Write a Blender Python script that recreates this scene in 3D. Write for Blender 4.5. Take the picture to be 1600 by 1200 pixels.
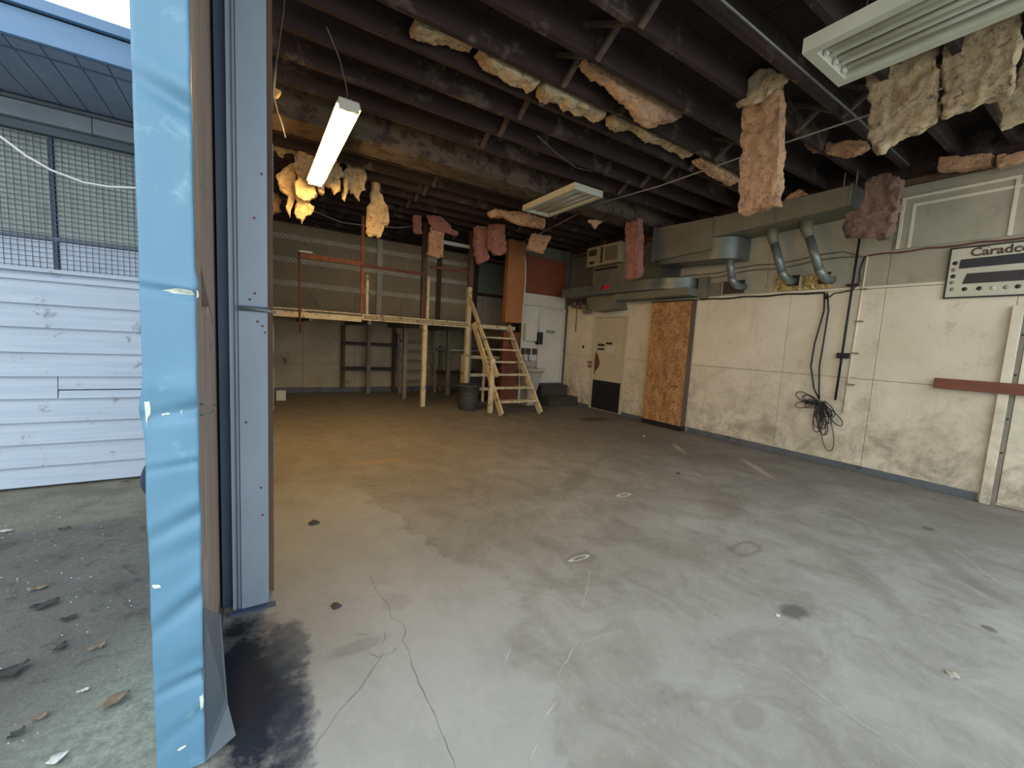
import bpy, bmesh, math, random
from mathutils import Vector, Matrix, noise
random.seed(7)
C = bpy.context.scene.collection
for o in list(bpy.data.objects): bpy.data.objects.remove(o)

# ------------------------------------------------------------------ camera, sky, exposure
F, YAW, PITCH, ROLL = 643.9, 0.56856, -0.1013, 0.05545
O = Vector((0, 0, 1.4))
fw = Vector((math.sin(YAW)*math.cos(PITCH), math.cos(YAW)*math.cos(PITCH), math.sin(PITCH)))
r0 = Vector((math.cos(YAW), -math.sin(YAW), 0)); u0 = r0.cross(fw)
rt = math.cos(ROLL)*r0 + math.sin(ROLL)*u0; up = -math.sin(ROLL)*r0 + math.cos(ROLL)*u0
cam = bpy.data.cameras.new('camera'); cam.sensor_width = 36; cam.lens = F/1600*36; cam.clip_start = .02; cam.clip_end = 300
co = bpy.data.objects.new('camera', cam); C.objects.link(co)
M3 = Matrix((rt, up, -fw)).transposed(); co.matrix_world = Matrix.Translation(O) @ M3.to_4x4()
bpy.context.scene.camera = co
vs = bpy.context.scene.view_settings
vs.view_transform = 'Standard'; vs.look = 'None'; vs.gamma = 1; vs.use_curve_mapping = False; vs.exposure = 0.68

wd = bpy.data.worlds.new('overcast_sky'); bpy.context.scene.world = wd; wd.use_nodes = True
nt = wd.node_tree; bg = nt.nodes['Background']
tc = nt.nodes.new('ShaderNodeTexCoord'); sx = nt.nodes.new('ShaderNodeSeparateXYZ'); rp = nt.nodes.new('ShaderNodeValToRGB')
nt.links.new(tc.outputs['Generated'], sx.inputs[0]); nt.links.new(sx.outputs[2], rp.inputs[0]); nt.links.new(rp.outputs[0], bg.inputs[0])
rp.color_ramp.elements[0].position = 0.0; rp.color_ramp.elements[0].color = (.82, .86, .90, 1)
rp.color_ramp.elements[1].position = .6; rp.color_ramp.elements[1].color = (.80, .90, 1.0, 1)
bg.inputs[1].default_value = 2.0

def P(ax, v, px, py):            # where the line of sight meets the plane (axis ax) = v
    d = fw + rt*((px-800)/F) + up*((600-py)/F)
    return O + d*((v-O[ax])/d[ax])
def CR(ox, oy, s, pts): return [(ox+x/s, oy+y/s) for x, y in pts]

# ------------------------------------------------------------------ materials
def lin(c):
    return tuple(((v/255)/12.92 if v/255 <= .04045 else (((v/255)+.055)/1.055)**2.4) for v in c) + (1,)
class NT:
    def __init__(s, name, rough=.8, metal=0):
        s.m = bpy.data.materials.new(name); s.m.use_nodes = True; s.t = s.m.node_tree
        s.b = s.t.nodes['Principled BSDF']; s.b.inputs['Roughness'].default_value = rough; s.b.inputs['Metallic'].default_value = metal
        s.tc = s.t.nodes.new('ShaderNodeTexCoord'); s.g = s.t.nodes.new('ShaderNodeNewGeometry')
    def n(s, typ, **kw):
        x = s.t.nodes.new(typ)
        for k, v in kw.items(): setattr(x, k, v)
        return x
    def put(s, sock, v):
        if hasattr(v, 'is_output') or isinstance(v, bpy.types.NodeSocket): s.t.links.new(v, sock)
        else: sock.default_value = v
    def co(s, scale=(1, 1, 1), world=False, rot=(0, 0, 0)):
        mp = s.n('ShaderNodeMapping'); mp.inputs['Scale'].default_value = scale; mp.inputs['Rotation'].default_value = rot
        s.t.links.new(s.g.outputs['Position'] if world else s.tc.outputs['Object'], mp.inputs[0]); return mp.outputs[0]
    def noise(s, co, scale=5, detail=4, rough=.55, dist=0):
        x = s.n('ShaderNodeTexNoise'); s.t.links.new(co, x.inputs['Vector'])
        x.inputs['Scale'].default_value = scale; x.inputs['Detail'].default_value = detail
        x.inputs['Roughness'].default_value = rough; x.inputs['Distortion'].default_value = dist; return x.outputs[0]
    def ramp(s, v, a, b, lo=0., hi=1.):
        x = s.n('ShaderNodeMapRange'); x.clamp = True; s.put(x.inputs[0], v)
        for i, k in enumerate((a, b, lo, hi)): x.inputs[i+1].default_value = k
        return x.outputs[0]
    def math(s, op, a, b=0.):
        x = s.n('ShaderNodeMath', operation=op); s.put(x.inputs[0], a); s.put(x.inputs[1], b); return x.outputs[0]
    def mix(s, f, a, b):
        x = s.n('ShaderNodeMix', data_type='RGBA'); s.put(x.inputs[0], f); s.put(x.inputs[6], a); s.put(x.inputs[7], b); return x.outputs[2]
    def bump(s, h, strength=.3, dist=.01):
        x = s.n('ShaderNodeBump'); s.put(x.inputs['Height'], h); x.inputs['Strength'].default_value = strength; x.inputs['Distance'].default_value = dist
        s.t.links.new(x.outputs[0], s.b.inputs['Normal'])
    def out(s, c): s.put(s.b.inputs['Base Color'], c); return s.m

def mat(name, c1, c2=None, c3=None, sc=(6, 6, 6), rough=.8, metal=0, cover=.6, dsc=3, bump=.25, bd=.005, world=False):
    k = NT(name, rough, metal); co_ = k.co(sc, world)
    n1 = k.noise(co_, 1, 6, .6)
    c = k.mix(k.ramp(n1, .3, .7), lin(c1), lin(c2 or c1))
    if c3:
        n2 = k.noise(k.co((dsc,)*3, world), 1, 8, .7, .3)
        c = k.mix(k.ramp(n2, cover, cover+.08), c, lin(c3))
    if bump: k.bump(n1, bump, bd)
    return k.out(c)

M = {}
M['joist'] = mat('dark_timber', (60, 44, 38), (34, 24, 21), (92, 80, 70), (1.2, 16, 16), .85, cover=.56, dsc=3, bump=.5, world=True)
M['deckboard'] = mat('ceiling_deck', (38, 27, 25), (26, 19, 18), None, (2, 8, 8), .9, world=True)
M['girder'] = mat('mottled_girder_timber', (92, 82, 68), (66, 56, 48), (48, 36, 32), (1, 9, 9), .85, cover=.5, dsc=5, world=True)
M['strut'] = mat('pale_strut_timber', (92, 78, 66), (62, 52, 46), None, (20, 20, 20), .85)
M['blue_metal'] = mat('blue_painted_metal', (94, 136, 158), (82, 124, 150), (106, 146, 166), (3, 3, 1.2), .42, cover=.6, dsc=9, bump=.12, bd=.01)
M['chip'] = mat('bare_white_chip', (225, 232, 225), (180, 190, 170), None, (60, 60, 60), .7)
M['column'] = mat('slate_painted_steel', (132, 146, 158), (120, 134, 146), (64, 70, 80), (5, 5, 2), .5, cover=.69, dsc=16, bump=.2)
M['column_dark'] = mat('dark_painted_steel', (66, 84, 106), (52, 68, 88), None, (6, 6, 2), .6)
M['door_wood'] = mat('weathered_brown_wood', (158, 142, 130), (128, 114, 106), (84, 74, 70), (14, 14, 1.2), .85, cover=.62, dsc=8, bump=.6)
M['clap'] = mat('pale_blue_siding_paint', (180, 190, 200), (164, 174, 186), (124, 126, 128), (1.6, 6, 26), .75, cover=.6, dsc=5, bump=.5, bd=.006)
M['soffit'] = mat('slate_soffit_paint', (126, 136, 152), (110, 120, 138), None, (10, 1.5, 5), .7)
M['fascia'] = mat('blue_fascia_paint', (98, 130, 160), (86, 118, 150), (74, 96, 116), (2, 4, 8), .5, cover=.68)
M['frieze'] = mat('grey_green_frieze_paint', (128, 138, 140), (108, 118, 122), None, (2, 6, 10), .75)
M['mesh'] = mat('galvanised_wire', (84, 92, 92), (66, 74, 76), None, (10, 10, 10), .6, .1)
k = NT('dusty_ribbed_glass', .25); n_ = k.noise(k.co((1.2, 1, 1.6)), 1, 5)
M['pane'] = k.out(k.mix(k.ramp(n_, .35, .65), lin((148, 156, 148)), lin((104, 114, 112)))); k.bump(k.noise(k.co((60, 1, 2)), 1, 1), .4, .01)
k.b.inputs['Specular IOR Level'].default_value = .6
M['pane_low'] = mat('pale_dusty_glass', (196, 206, 222), (160, 172, 190), None, (2, 2, 5), .4)
M['sheetmetal'] = mat('galvanised_sheet', (128, 134, 128), (104, 110, 104), (88, 92, 86), (2.5, 2.5, 5), .42, .55, cover=.62, dsc=3, bump=.15)
M['duct_painted'] = mat('dusty_duct_metal', (128, 126, 110), (106, 106, 92), (84, 82, 70), (2, 2, 3), .6, .25, cover=.64, dsc=2.5, bump=.15)
M['pipe'] = mat('grey_steel_pipe', (132, 140, 136), (108, 116, 112), None, (5, 5, 8), .35, .4)
M['dark'] = mat('black_paint', (30, 27, 28), (22, 20, 22), None, (8, 8, 8), .6)
M['rubber'] = mat('dark_rubber', (28, 28, 30), (20, 20, 22), None, (20, 20, 20), .6)
M['tyre'] = mat('dusty_blue_black_rubber', (50, 60, 84), (36, 44, 64), None, (20, 20, 20), .7)
M['brass'] = mat('yellowed_foil_plate', (190, 170, 110), (150, 138, 92), (110, 100, 70), (14, 14, 14), .4, .3, bump=.6)
M['fixture'] = mat('cream_fixture_enamel', (190, 190, 172), (176, 176, 156), (150, 148, 128), (4, 4, 4), .45, cover=.68, dsc=7, bump=.05)
M['fixture_in'] = mat('grey_reflector_enamel', (126, 126, 114), (104, 104, 94), None, (3, 10, 3), .35)
M['tube'] = mat('unlit_tube_glass', (196, 196, 180), (180, 180, 166), None, (4, 4, 4), .15, bump=0)
M['socket'] = mat('white_plastic', (205, 205, 195), None, None, (4, 4, 4), .5, bump=0)
M['white_wood'] = mat('chipped_cream_painted_timber', (208, 196, 160), (180, 166, 132), (96, 72, 52), (7, 7, 4), .75, cover=.56, dsc=9, bump=.4)
M['grey_wood'] = mat('dusty_grey_timber', (132, 128, 110), (108, 102, 88), (74, 66, 56), (7, 7, 7), .85, cover=.62, dsc=6)
M['head_shade'] = mat('shaded_frieze_paint', (84, 94, 100), (72, 82, 88), None, (2, 6, 8), .75)
M['rail_paint'] = mat('dusty_cream_rail_paint', (214, 208, 186), (190, 184, 162), None, (7, 7, 7), .85)
M['flap'] = mat('bent_grey_steel', (92, 104, 112), (80, 92, 100), None, (3, 3, 3), .5)
M['upper_dark'] = mat('dark_upper_wall', (96, 98, 88), (78, 80, 72), (56, 54, 48), (3, 3, 3), .85, dsc=2)  # darker grey-green tone for the far upper sheets and the partition
M['rust'] = mat('rusty_steel', (150, 96, 62), (110, 70, 50), (176, 130, 80), (12, 12, 6), .85, cover=.6, dsc=9)
M['rust_red'] = mat('red_brown_steel', (120, 66, 56), (92, 52, 46), None, (12, 12, 6), .8)
M['brown_post'] = mat('brown_timber', (98, 76, 58), (76, 58, 44), None, (14, 14, 2), .85)
M['wire'] = mat('dull_wire', (104, 100, 92), (84, 80, 74), None, (10, 10, 10), .5, .3, bump=0)
M['wire_pale'] = mat('pale_cable', (150, 146, 140), (130, 126, 120), None, (10, 10, 10), .5, bump=0)
M['backwall'] = mat('dusty_block_paint', (180, 164, 132), (156, 142, 114), (108, 96, 76), (2, 2, 2), .9, cover=.62, dsc=2.2, bump=.3)
M['brownpanel'] = mat('red_brown_hardboard', (122, 66, 38), (104, 54, 32), None, (2, 2, 4), .7)
M['orangepier'] = mat('varnished_plywood', (166, 110, 64), (144, 92, 52), (110, 66, 40), (6, 6, 1.5), .7, cover=.66, dsc=5)
M['green'] = mat('green_grey_pane', (150, 166, 156), (128, 144, 134), None, (2, 2, 2), .35)
M['whitepaint'] = mat('scuffed_white_paint', (200, 198, 186), (186, 182, 168), (150, 140, 124), (2, 2, 2), .6, cover=.68, dsc=3, bump=.1)
M['doorpaint'] = mat('cream_door_paint', (196, 188, 160), (182, 172, 144), (140, 124, 98), (2, 2, 2), .6, cover=.7, dsc=4, bump=.1)
M['boardbrown'] = mat('red_brown_painted_plank', (120, 70, 52), (104, 60, 46), (82, 50, 40), (4, 4, 20), .7, cover=.64, dsc=9)
M['base'] = mat('blue_grey_skirting_paint', (98, 103, 106), (80, 86, 90), (60, 60, 60), (6, 6, 6), .7, cover=.58, dsc=5)
M['conc_step'] = mat('dark_concrete_step', (66, 60, 52), (50, 46, 40), None, (6, 6, 6), .9)
M['bin'] = mat('dark_grey_plastic', (64, 66, 62), (52, 54, 50), None, (8, 8, 8), .6)
M['red'] = mat('red_tag', (190, 40, 60), (170, 40, 56), None, (8, 8, 8), .5, bump=0)
M['porcelain'] = mat('grimy_sink_enamel', (176, 172, 154), (150, 146, 128), (110, 100, 80), (5, 5, 5), .4, cover=.66, dsc=6)
M['acplastic'] = mat('beige_appliance_plastic', (158, 150, 122), (140, 132, 108), None, (5, 5, 5), .5, bump=0)
M['acdark'] = mat('dark_slot', (60, 56, 48), (46, 44, 38), None, (5, 5, 5), .6, bump=0)
M['sign'] = mat('faded_sign_board', (196, 194, 172), (184, 182, 160), (164, 160, 138), (3, 3, 3), .5, cover=.68, dsc=5, bump=.05)
M['signdark'] = mat('dark_sign_print', (44, 46, 54), (36, 38, 44), None, (5, 5, 5), .45, bump=0)
M['signbrown'] = mat('brown_black_sign_print', (56, 48, 48), (44, 38, 40), None, (5, 14, 5), .45, bump=0)
M['signletter'] = mat('brown_lettering', (74, 56, 44), None, None, (5, 5, 5), .5, bump=0)
M['dotpale'] = mat('faded_grey_lens', (150, 146, 128), None, None, (5, 5, 5), .4, bump=0)
M['leaf'] = mat('dry_leaf', (132, 112, 88), (100, 88, 74), (150, 122, 90), (30, 30, 30), .8, cover=.5, dsc=20)
M['leaf_dark'] = mat('rotten_leaf', (70, 62, 56), (48, 44, 42), None, (30, 30, 30), .8)
M['pebble'] = mat('pale_grit', (200, 202, 196), (150, 150, 144), None, (90, 90, 90), .8)
M['crack'] = mat('crack_dirt', (104, 101, 95), (88, 86, 80), None, (20, 20, 20), .95)  # dark fill colour of the floor cracks
M['scratch'] = mat('pale_scrape', (205, 205, 198), (176, 174, 166), None, (30, 30, 30), .8)

def batt_mat(name, a, b, c, dk):
    k = NT(name, .95); co_ = k.co((1, 1, 1))
    n1 = k.noise(co_, 9, 9, .7, .6); n2 = k.noise(co_, 3.2, 4, .6, .4); n3 = k.noise(co_, 13, 9, .75, 1.4)
    c1 = k.mix(k.ramp(n1, .35, .65), lin(a), lin(b)); c1 = k.mix(k.ramp(n2, .48, .66), c1, lin(c))
    c1 = k.mix(k.ramp(n3, .52, .64), c1, lin(dk)); k.bump(k.math('ADD', n3, n1), 1.0, .05)
    k.b.inputs['Sheen Weight'].default_value = .2
    return k.out(c1)
M['batt_tan'] = batt_mat('tan_glass_fibre', (236, 212, 164), (216, 186, 136), (194, 160, 112), (122, 92, 60))
M['batt_pink'] = batt_mat('pink_tan_glass_fibre', (238, 188, 138), (218, 166, 118), (196, 144, 100), (124, 86, 58))
M['batt_rose'] = batt_mat('rose_glass_fibre', (196, 128, 108), (170, 108, 90), (136, 98, 70), (90, 60, 48))
M['batt_brown'] = batt_mat('sooty_glass_fibre', (166, 124, 100), (132, 100, 78), (92, 72, 56), (62, 48, 40))

k = NT('oriented_strand_board', .75); v = k.n('ShaderNodeTexVoronoi')
cc = k.co((1, 26, 14)); nz = k.n('ShaderNodeTexNoise'); k.t.links.new(k.co((5, 5, 5)), nz.inputs[0])
vm = k.n('ShaderNodeVectorMath', operation='MULTIPLY_ADD'); k.t.links.new(nz.outputs[1], vm.inputs[0]); vm.inputs[1].default_value = (6, 6, 6); k.t.links.new(cc, vm.inputs[2])
k.t.links.new(vm.outputs[0], v.inputs['Vector']); v.inputs['Scale'].default_value = 1
sp = k.n('ShaderNodeSeparateColor'); k.t.links.new(v.outputs['Color'], sp.inputs[0])
cr = k.n('ShaderNodeValToRGB'); k.t.links.new(sp.outputs[0], cr.inputs[0])
cr.color_ramp.elements[0].color = lin((118, 82, 48)); cr.color_ramp.elements[1].color = lin((196, 158, 110))
e = cr.color_ramp.elements.new(.5); e.color = lin((162, 116, 72)); k.bump(sp.outputs[0], .2, .003)
M['osb'] = k.out(cr.outputs[0])

def wall_material(name, a, b, dirt, low):
    k = NT(name, .78); w = k.co((1, 1, 1), True)
    n1 = k.noise(w, 1.3, 6, .6); n2 = k.noise(w, 3.5, 9, .75, .5); n3 = k.noise(w, 34, 4, .7); n4 = k.noise(k.co((1, 6, .8), True), 1, 6, .7)
    c = k.mix(k.ramp(n1, .35, .65), lin(a), lin(b))
    c = k.mix(k.math('MULTIPLY', k.ramp(n4, .56, .75), .35), c, lin(dirt))
    sz = k.n('ShaderNodeSeparateXYZ'); k.t.links.new(k.g.outputs['Position'], sz.inputs[0])
    f = k.math('MULTIPLY', k.ramp(sz.outputs[2], 1.3, .2), k.ramp(n2, .42, .62))     # boot and tyre scuffs low on the wall
    c = k.mix(k.math('MULTIPLY', f, .7), c, lin(low))
    c = k.mix(k.math('MULTIPLY', k.ramp(n2, .56, .68), .5), c, lin(dirt))
    c = k.mix(k.math('MULTIPLY', k.ramp(n3, .66, .72), .6), c, lin(low))
    k.bump(n3, .1, .003); return k.out(c)
M['wall'] = wall_material('stained_cream_wall_paint', (220, 211, 188), (204, 195, 170), (164, 152, 126), (116, 106, 88))
M['wall_hi'] = wall_material('grey_cream_upper_wall_paint', (168, 164, 144), (150, 146, 126), (124, 118, 98), (100, 92, 78))

# floor: bare concrete with stains, tinted patches, worn patches and a smoother skim coat by the entrance
k = NT('worn_garage_concrete', .62); w = k.co((1, 1, 1), True)
n1 = k.noise(w, .9, 6, .6, .3); n2 = k.noise(w, 3.2, 9, .7, .6); n3 = k.noise(w, 22, 8, .75); n5 = k.noise(k.co((3.0, .8, 1), True, (0, 0, .5)), 1, 7, .7, .8)
c = k.mix(k.ramp(n1, .35, .68), lin((153, 153, 145)), lin((133, 131, 122)))
sx_ = k.n('ShaderNodeSeparateXYZ'); k.t.links.new(k.g.outputs['Position'], sx_.inputs[0]); X_, Y_ = sx_.outputs[0], sx_.outputs[1]
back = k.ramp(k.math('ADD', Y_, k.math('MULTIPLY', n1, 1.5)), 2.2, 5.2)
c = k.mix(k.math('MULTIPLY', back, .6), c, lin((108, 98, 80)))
c = k.mix(k.math('MULTIPLY', k.ramp(n2, .42, .70), .5), c, lin((98, 91, 80)))
c = k.mix(k.math('MULTIPLY', k.ramp(n5, .52, .78), .38), c, lin((92, 86, 78)))
c = k.mix(k.math('MULTIPLY', k.ramp(n3, .55, .75), .35), c, lin((184, 180, 170)))
# oil soaked strip along the right hand side of the room
strip = k.math('MULTIPLY', k.ramp(k.math('ADD', X_, k.math('MULTIPLY', n2, 1.6)), 4.3, 5.8), k.ramp(n1, .2, .6, .4, 1))
c = k.mix(k.math('MULTIPLY', strip, .6), c, lin((98, 92, 84)))
# skim coat with an uneven edge
wob = k.math('MULTIPLY', k.math('SUBTRACT', k.noise(w, 2.0, 7, .6, .4), .5), .8)
edge = k.math('ADD', k.math('ADD', X_, wob), k.math('MULTIPLY', k.math('ABSOLUTE', k.math('SUBTRACT', Y_, 2.0)), .28))
inside = k.ramp(edge, 1.22, 1.17)
c = k.mix(k.math('MULTIPLY', k.math('MULTIPLY', inside, k.ramp(Y_, 4.4, 3.2)), .45), c, lin((162, 163, 158)))
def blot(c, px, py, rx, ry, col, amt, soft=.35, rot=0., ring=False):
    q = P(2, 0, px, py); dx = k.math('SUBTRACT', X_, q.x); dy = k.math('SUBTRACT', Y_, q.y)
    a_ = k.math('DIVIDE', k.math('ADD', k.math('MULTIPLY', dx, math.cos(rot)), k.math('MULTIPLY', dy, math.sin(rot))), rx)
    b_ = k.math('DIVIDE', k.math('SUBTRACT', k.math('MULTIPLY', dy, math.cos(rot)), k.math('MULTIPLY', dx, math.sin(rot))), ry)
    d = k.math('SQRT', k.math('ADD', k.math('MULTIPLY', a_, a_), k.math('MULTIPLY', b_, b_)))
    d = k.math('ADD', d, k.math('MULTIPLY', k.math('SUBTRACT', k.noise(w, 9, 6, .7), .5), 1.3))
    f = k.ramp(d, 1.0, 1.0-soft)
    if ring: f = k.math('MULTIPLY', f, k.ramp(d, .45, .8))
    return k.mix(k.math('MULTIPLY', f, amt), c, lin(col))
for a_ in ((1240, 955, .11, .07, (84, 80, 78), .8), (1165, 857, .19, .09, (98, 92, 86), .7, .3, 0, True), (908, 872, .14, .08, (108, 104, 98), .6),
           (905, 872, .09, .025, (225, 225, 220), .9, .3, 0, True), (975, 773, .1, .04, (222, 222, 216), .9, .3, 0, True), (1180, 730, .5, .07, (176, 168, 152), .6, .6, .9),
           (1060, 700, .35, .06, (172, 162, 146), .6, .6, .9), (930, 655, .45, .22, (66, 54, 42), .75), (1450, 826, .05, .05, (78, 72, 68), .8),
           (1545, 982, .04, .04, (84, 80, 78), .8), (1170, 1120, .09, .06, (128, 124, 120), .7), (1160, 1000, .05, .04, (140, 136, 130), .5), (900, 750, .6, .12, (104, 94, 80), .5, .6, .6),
           (1350, 900, .5, .12, (112, 106, 98), .5, .6, .7), (1480, 880, .5, .1, (104, 100, 92), .5, .6, .7), (600, 720, .5, .1, (156, 130, 84), .4, .6), (1130, 790, .5, .2, (110, 102, 92), .5, .6, .5),  # amber blot paints the strip light's glow into the floor colour
           (1480, 1055, .05, .04, (120, 118, 112), .7, .3, 0, True), (560, 1010, .16, .05, (124, 122, 116), .6), (620, 940, .10, .08, (120, 118, 112), .55), (430, 1090, .12, .40, (46, 54, 64), .85, .5, .15), (385, 1080, .22, .75, (26, 33, 44), 1.0, .6, .06), (450, 1010, .10, .22, (62, 68, 74), .7), (660, 1000, .25, .6, (168, 168, 162), .4)):  # navy blots darken the floor by the column base
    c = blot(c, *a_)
k.put(k.b.inputs['Roughness'], k.ramp(n2, .3, .7, .72, .95))
k.b.inputs['Specular IOR Level'].default_value = .3; k.bump(n3, .15, .004)
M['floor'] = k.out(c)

k = NT('wet_gritty_yard_tarmac', .75); w = k.co((1, 1, 1), True)
n1 = k.noise(w, 2.5, 7, .65, .4); n2 = k.noise(w, 28, 9, .8); n3 = k.noise(w, 8, 8, .7, .7)
sx_ = k.n('ShaderNodeSeparateXYZ'); k.t.links.new(k.g.outputs['Position'], sx_.inputs[0]); X_, Y_ = sx_.outputs[0], sx_.outputs[1]
c = k.mix(k.ramp(n1, .35, .7), lin((106, 103, 95)), lin((124, 121, 111)))
c = k.mix(k.ramp(n2, .56, .72), c, lin((150, 148, 136))); c = k.mix(k.math('MULTIPLY', k.ramp(n3, .54, .64), .7), c, lin((78, 74, 68)))
far = k.ramp(k.math('ADD', Y_, k.math('MULTIPLY', n1, .35)), 3.98, 4.06)
c = k.mix(far, c, k.mix(k.ramp(n1, .4, .6), lin((150, 144, 126)), lin((126, 120, 104))))
near = k.ramp(k.math('ADD', k.math('SUBTRACT', k.math('MULTIPLY', Y_, .75), X_), k.math('MULTIPLY', n1, .5)), 2.6, 2.0)
c = k.mix(k.math('MULTIPLY', near, .85), c, k.mix(k.ramp(n2, .4, .65), lin((176, 180, 164)), lin((126, 130, 116))))
k.bump(k.math('ADD', n2, n3), .8, .03)
k.b.inputs['Specular IOR Level'].default_value = .25
M['yard'] = k.out(c)

def emis(name, c, s):
    k = NT(name); k.b.inputs['Emission Color'].default_value = lin(c); k.b.inputs['Emission Strength'].default_value = s
    return k.out(lin((240, 230, 210)))
M['lit'] = emis('lit_warm_tube', (255, 206, 132), 56)

# ------------------------------------------------------------------ mesh helpers
def org(o):
    v = Vector((0, 0, 0))
    while o is not None: v = v + o.location; o = o.parent
    return v
class MB:
    def __init__(s): s.v = []; s.f = []; s.sm = []
    def add(s, vs_, fs, smooth=False):
        n = len(s.v); s.v += [Vector(q) for q in vs_]; s.f += [tuple(i+n for i in f) for f in fs]; s.sm += [smooth]*len(fs); return s
    def box(s, x0, x1, y0, y1, z0, z1):
        x0, x1 = min(x0, x1), max(x0, x1); y0, y1 = min(y0, y1), max(y0, y1); z0, z1 = min(z0, z1), max(z0, z1)
        return s.add([(x0, y0, z0), (x1, y0, z0), (x1, y1, z0), (x0, y1, z0), (x0, y0, z1), (x1, y0, z1), (x1, y1, z1), (x0, y1, z1)],
                     [(3, 2, 1, 0), (4, 5, 6, 7), (0, 1, 5, 4), (1, 2, 6, 5), (2, 3, 7, 6), (3, 0, 4, 7)])
    def bar(s, a, b, w, h, upv=(0, 0, 1)):
        a, b = Vector(a), Vector(b); d = (b-a).normalized(); u = Vector(upv)
        if abs(d.dot(u)) > .95: u = Vector((0, 1, 0))
        sd = d.cross(u).normalized(); u = sd.cross(d).normalized()
        q = [p + sd*(i*w/2) + u*(j*h/2) for p in (a, b) for i, j in ((-1, -1), (1, -1), (1, 1), (-1, 1))]
        return s.add(q, [(3, 2, 1, 0), (4, 5, 6, 7), (0, 1, 5, 4), (1, 2, 6, 5), (2, 3, 7, 6), (3, 0, 4, 7)])
    def tube(s, pts, r, n=6, cap=True, closed=False):
        pts = [Vector(p) for p in pts]; N = len(pts); rr = r if isinstance(r, (list, tuple)) else [r]*N
        ref = None; vs_ = []
        for i, p in enumerate(pts):
            d = (pts[min(i+1, N-1)]-pts[max(i-1, 0)]).normalized()
            if ref is None: ref = d.orthogonal().normalized()
            ref = (ref - d*ref.dot(d)).normalized(); b = d.cross(ref)
            for j in range(n):
                a = 2*math.pi*j/n; vs_.append(p + (ref*math.cos(a) + b*math.sin(a))*rr[i])
        fs = [(i*n+j, i*n+(j+1) % n, (i+1)*n+(j+1) % n, (i+1)*n+j) for i in range(N-1) for j in range(n)]
        s.add(vs_, fs, True)
        if cap:
            m = len(s.v)-len(vs_); s.f += [tuple(m+j for j in reversed(range(n))), tuple(m+(N-1)*n+j for j in range(n))]; s.sm += [False, False]
        return s
    def prism(s, poly, ax, a, b):          # polygon in the two other axes, pushed from a to b along ax
        def mk(p, t):
            q = list(p); q.insert(ax, t); return tuple(q)
        n = len(poly); vs_ = [mk(p, a) for p in poly] + [mk(p, b) for p in poly]
        return s.add(vs_, [tuple(range(n)), tuple(reversed(range(n, 2*n)))] + [(i, i+n, (i+1) % n+n, (i+1) % n) for i in range(n)])
    def lathe(s, c, prof, n=24, ax=2):
        vs_ = []
        for r, z in prof:
            for j in range(n):
                a = 2*math.pi*j/n; q = [r*math.cos(a), r*math.sin(a)]; q.insert(ax, z); vs_.append(Vector(q)+Vector(c))
        N = len(prof)
        return s.add(vs_, [(i*n+j, i*n+(j+1) % n, (i+1)*n+(j+1) % n, (i+1)*n+j) for i in range(N-1) for j in range(n)], True)
    def build(s, name, m, parent=None, loc=None, bevel=0, **tags):
        me = bpy.data.meshes.new(name)
        if parent is None and loc is None:
            xs = [v.x for v in s.v]; ys = [v.y for v in s.v]; zs = [v.z for v in s.v]
            loc = Vector(((min(xs)+max(xs))/2, (min(ys)+max(ys))/2, min(zs)))
        o_ = org(parent) if parent else Vector(loc)
        me.from_pydata([tuple(v-o_) for v in s.v], [], s.f); me.polygons.foreach_set('use_smooth', s.sm)
        bm = bmesh.new(); bm.from_mesh(me); bmesh.ops.recalc_face_normals(bm, faces=bm.faces); bm.to_mesh(me); bm.free()
        me.materials.append(M[m]); ob = bpy.data.objects.new(name, me); C.objects.link(ob)
        if parent: ob.parent = parent
        else: ob.location = loc
        if bevel:
            b = ob.modifiers.new('bevel', 'BEVEL'); b.width = bevel; b.segments = 2; b.limit_method = 'ANGLE'
        for k_, v_ in tags.items(): ob[k_] = v_
        return ob
def thing(name, label, cat, loc, group=None):
    o = bpy.data.objects.new(name, None); C.objects.link(o); o.location = loc; o.empty_display_size = .1
    o['label'] = label; o['category'] = cat
    if group: o['group'] = group
    return o
def B(*a): return MB().box(*a)
def catenary(a, b, sag, n=14, wob=0):
    a, b = Vector(a), Vector(b); out = []
    for i in range(n+1):
        t = i/n; p = a.lerp(b, t); p.z -= sag*4*t*(1-t)
        if wob: p += Vector((random.uniform(-wob, wob)*.3, random.uniform(-wob, wob), random.uniform(-wob, wob)))
        out.append(p)
    return out

# ------------------------------------------------------------------ setting: floor, yard, walls, ceiling
W = 6.5; BY = 10.35; JZ = 3.65
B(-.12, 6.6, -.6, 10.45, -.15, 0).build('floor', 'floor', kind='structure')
floor = bpy.data.objects['floor']
B(-9, -.121, -7, 12, -.2, -.005).build('yard_ground', 'yard', kind='structure')
B(-.12, 12, -7, -.601, -.2, -.005).build('yard_ground', 'yard', kind='structure')
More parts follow.
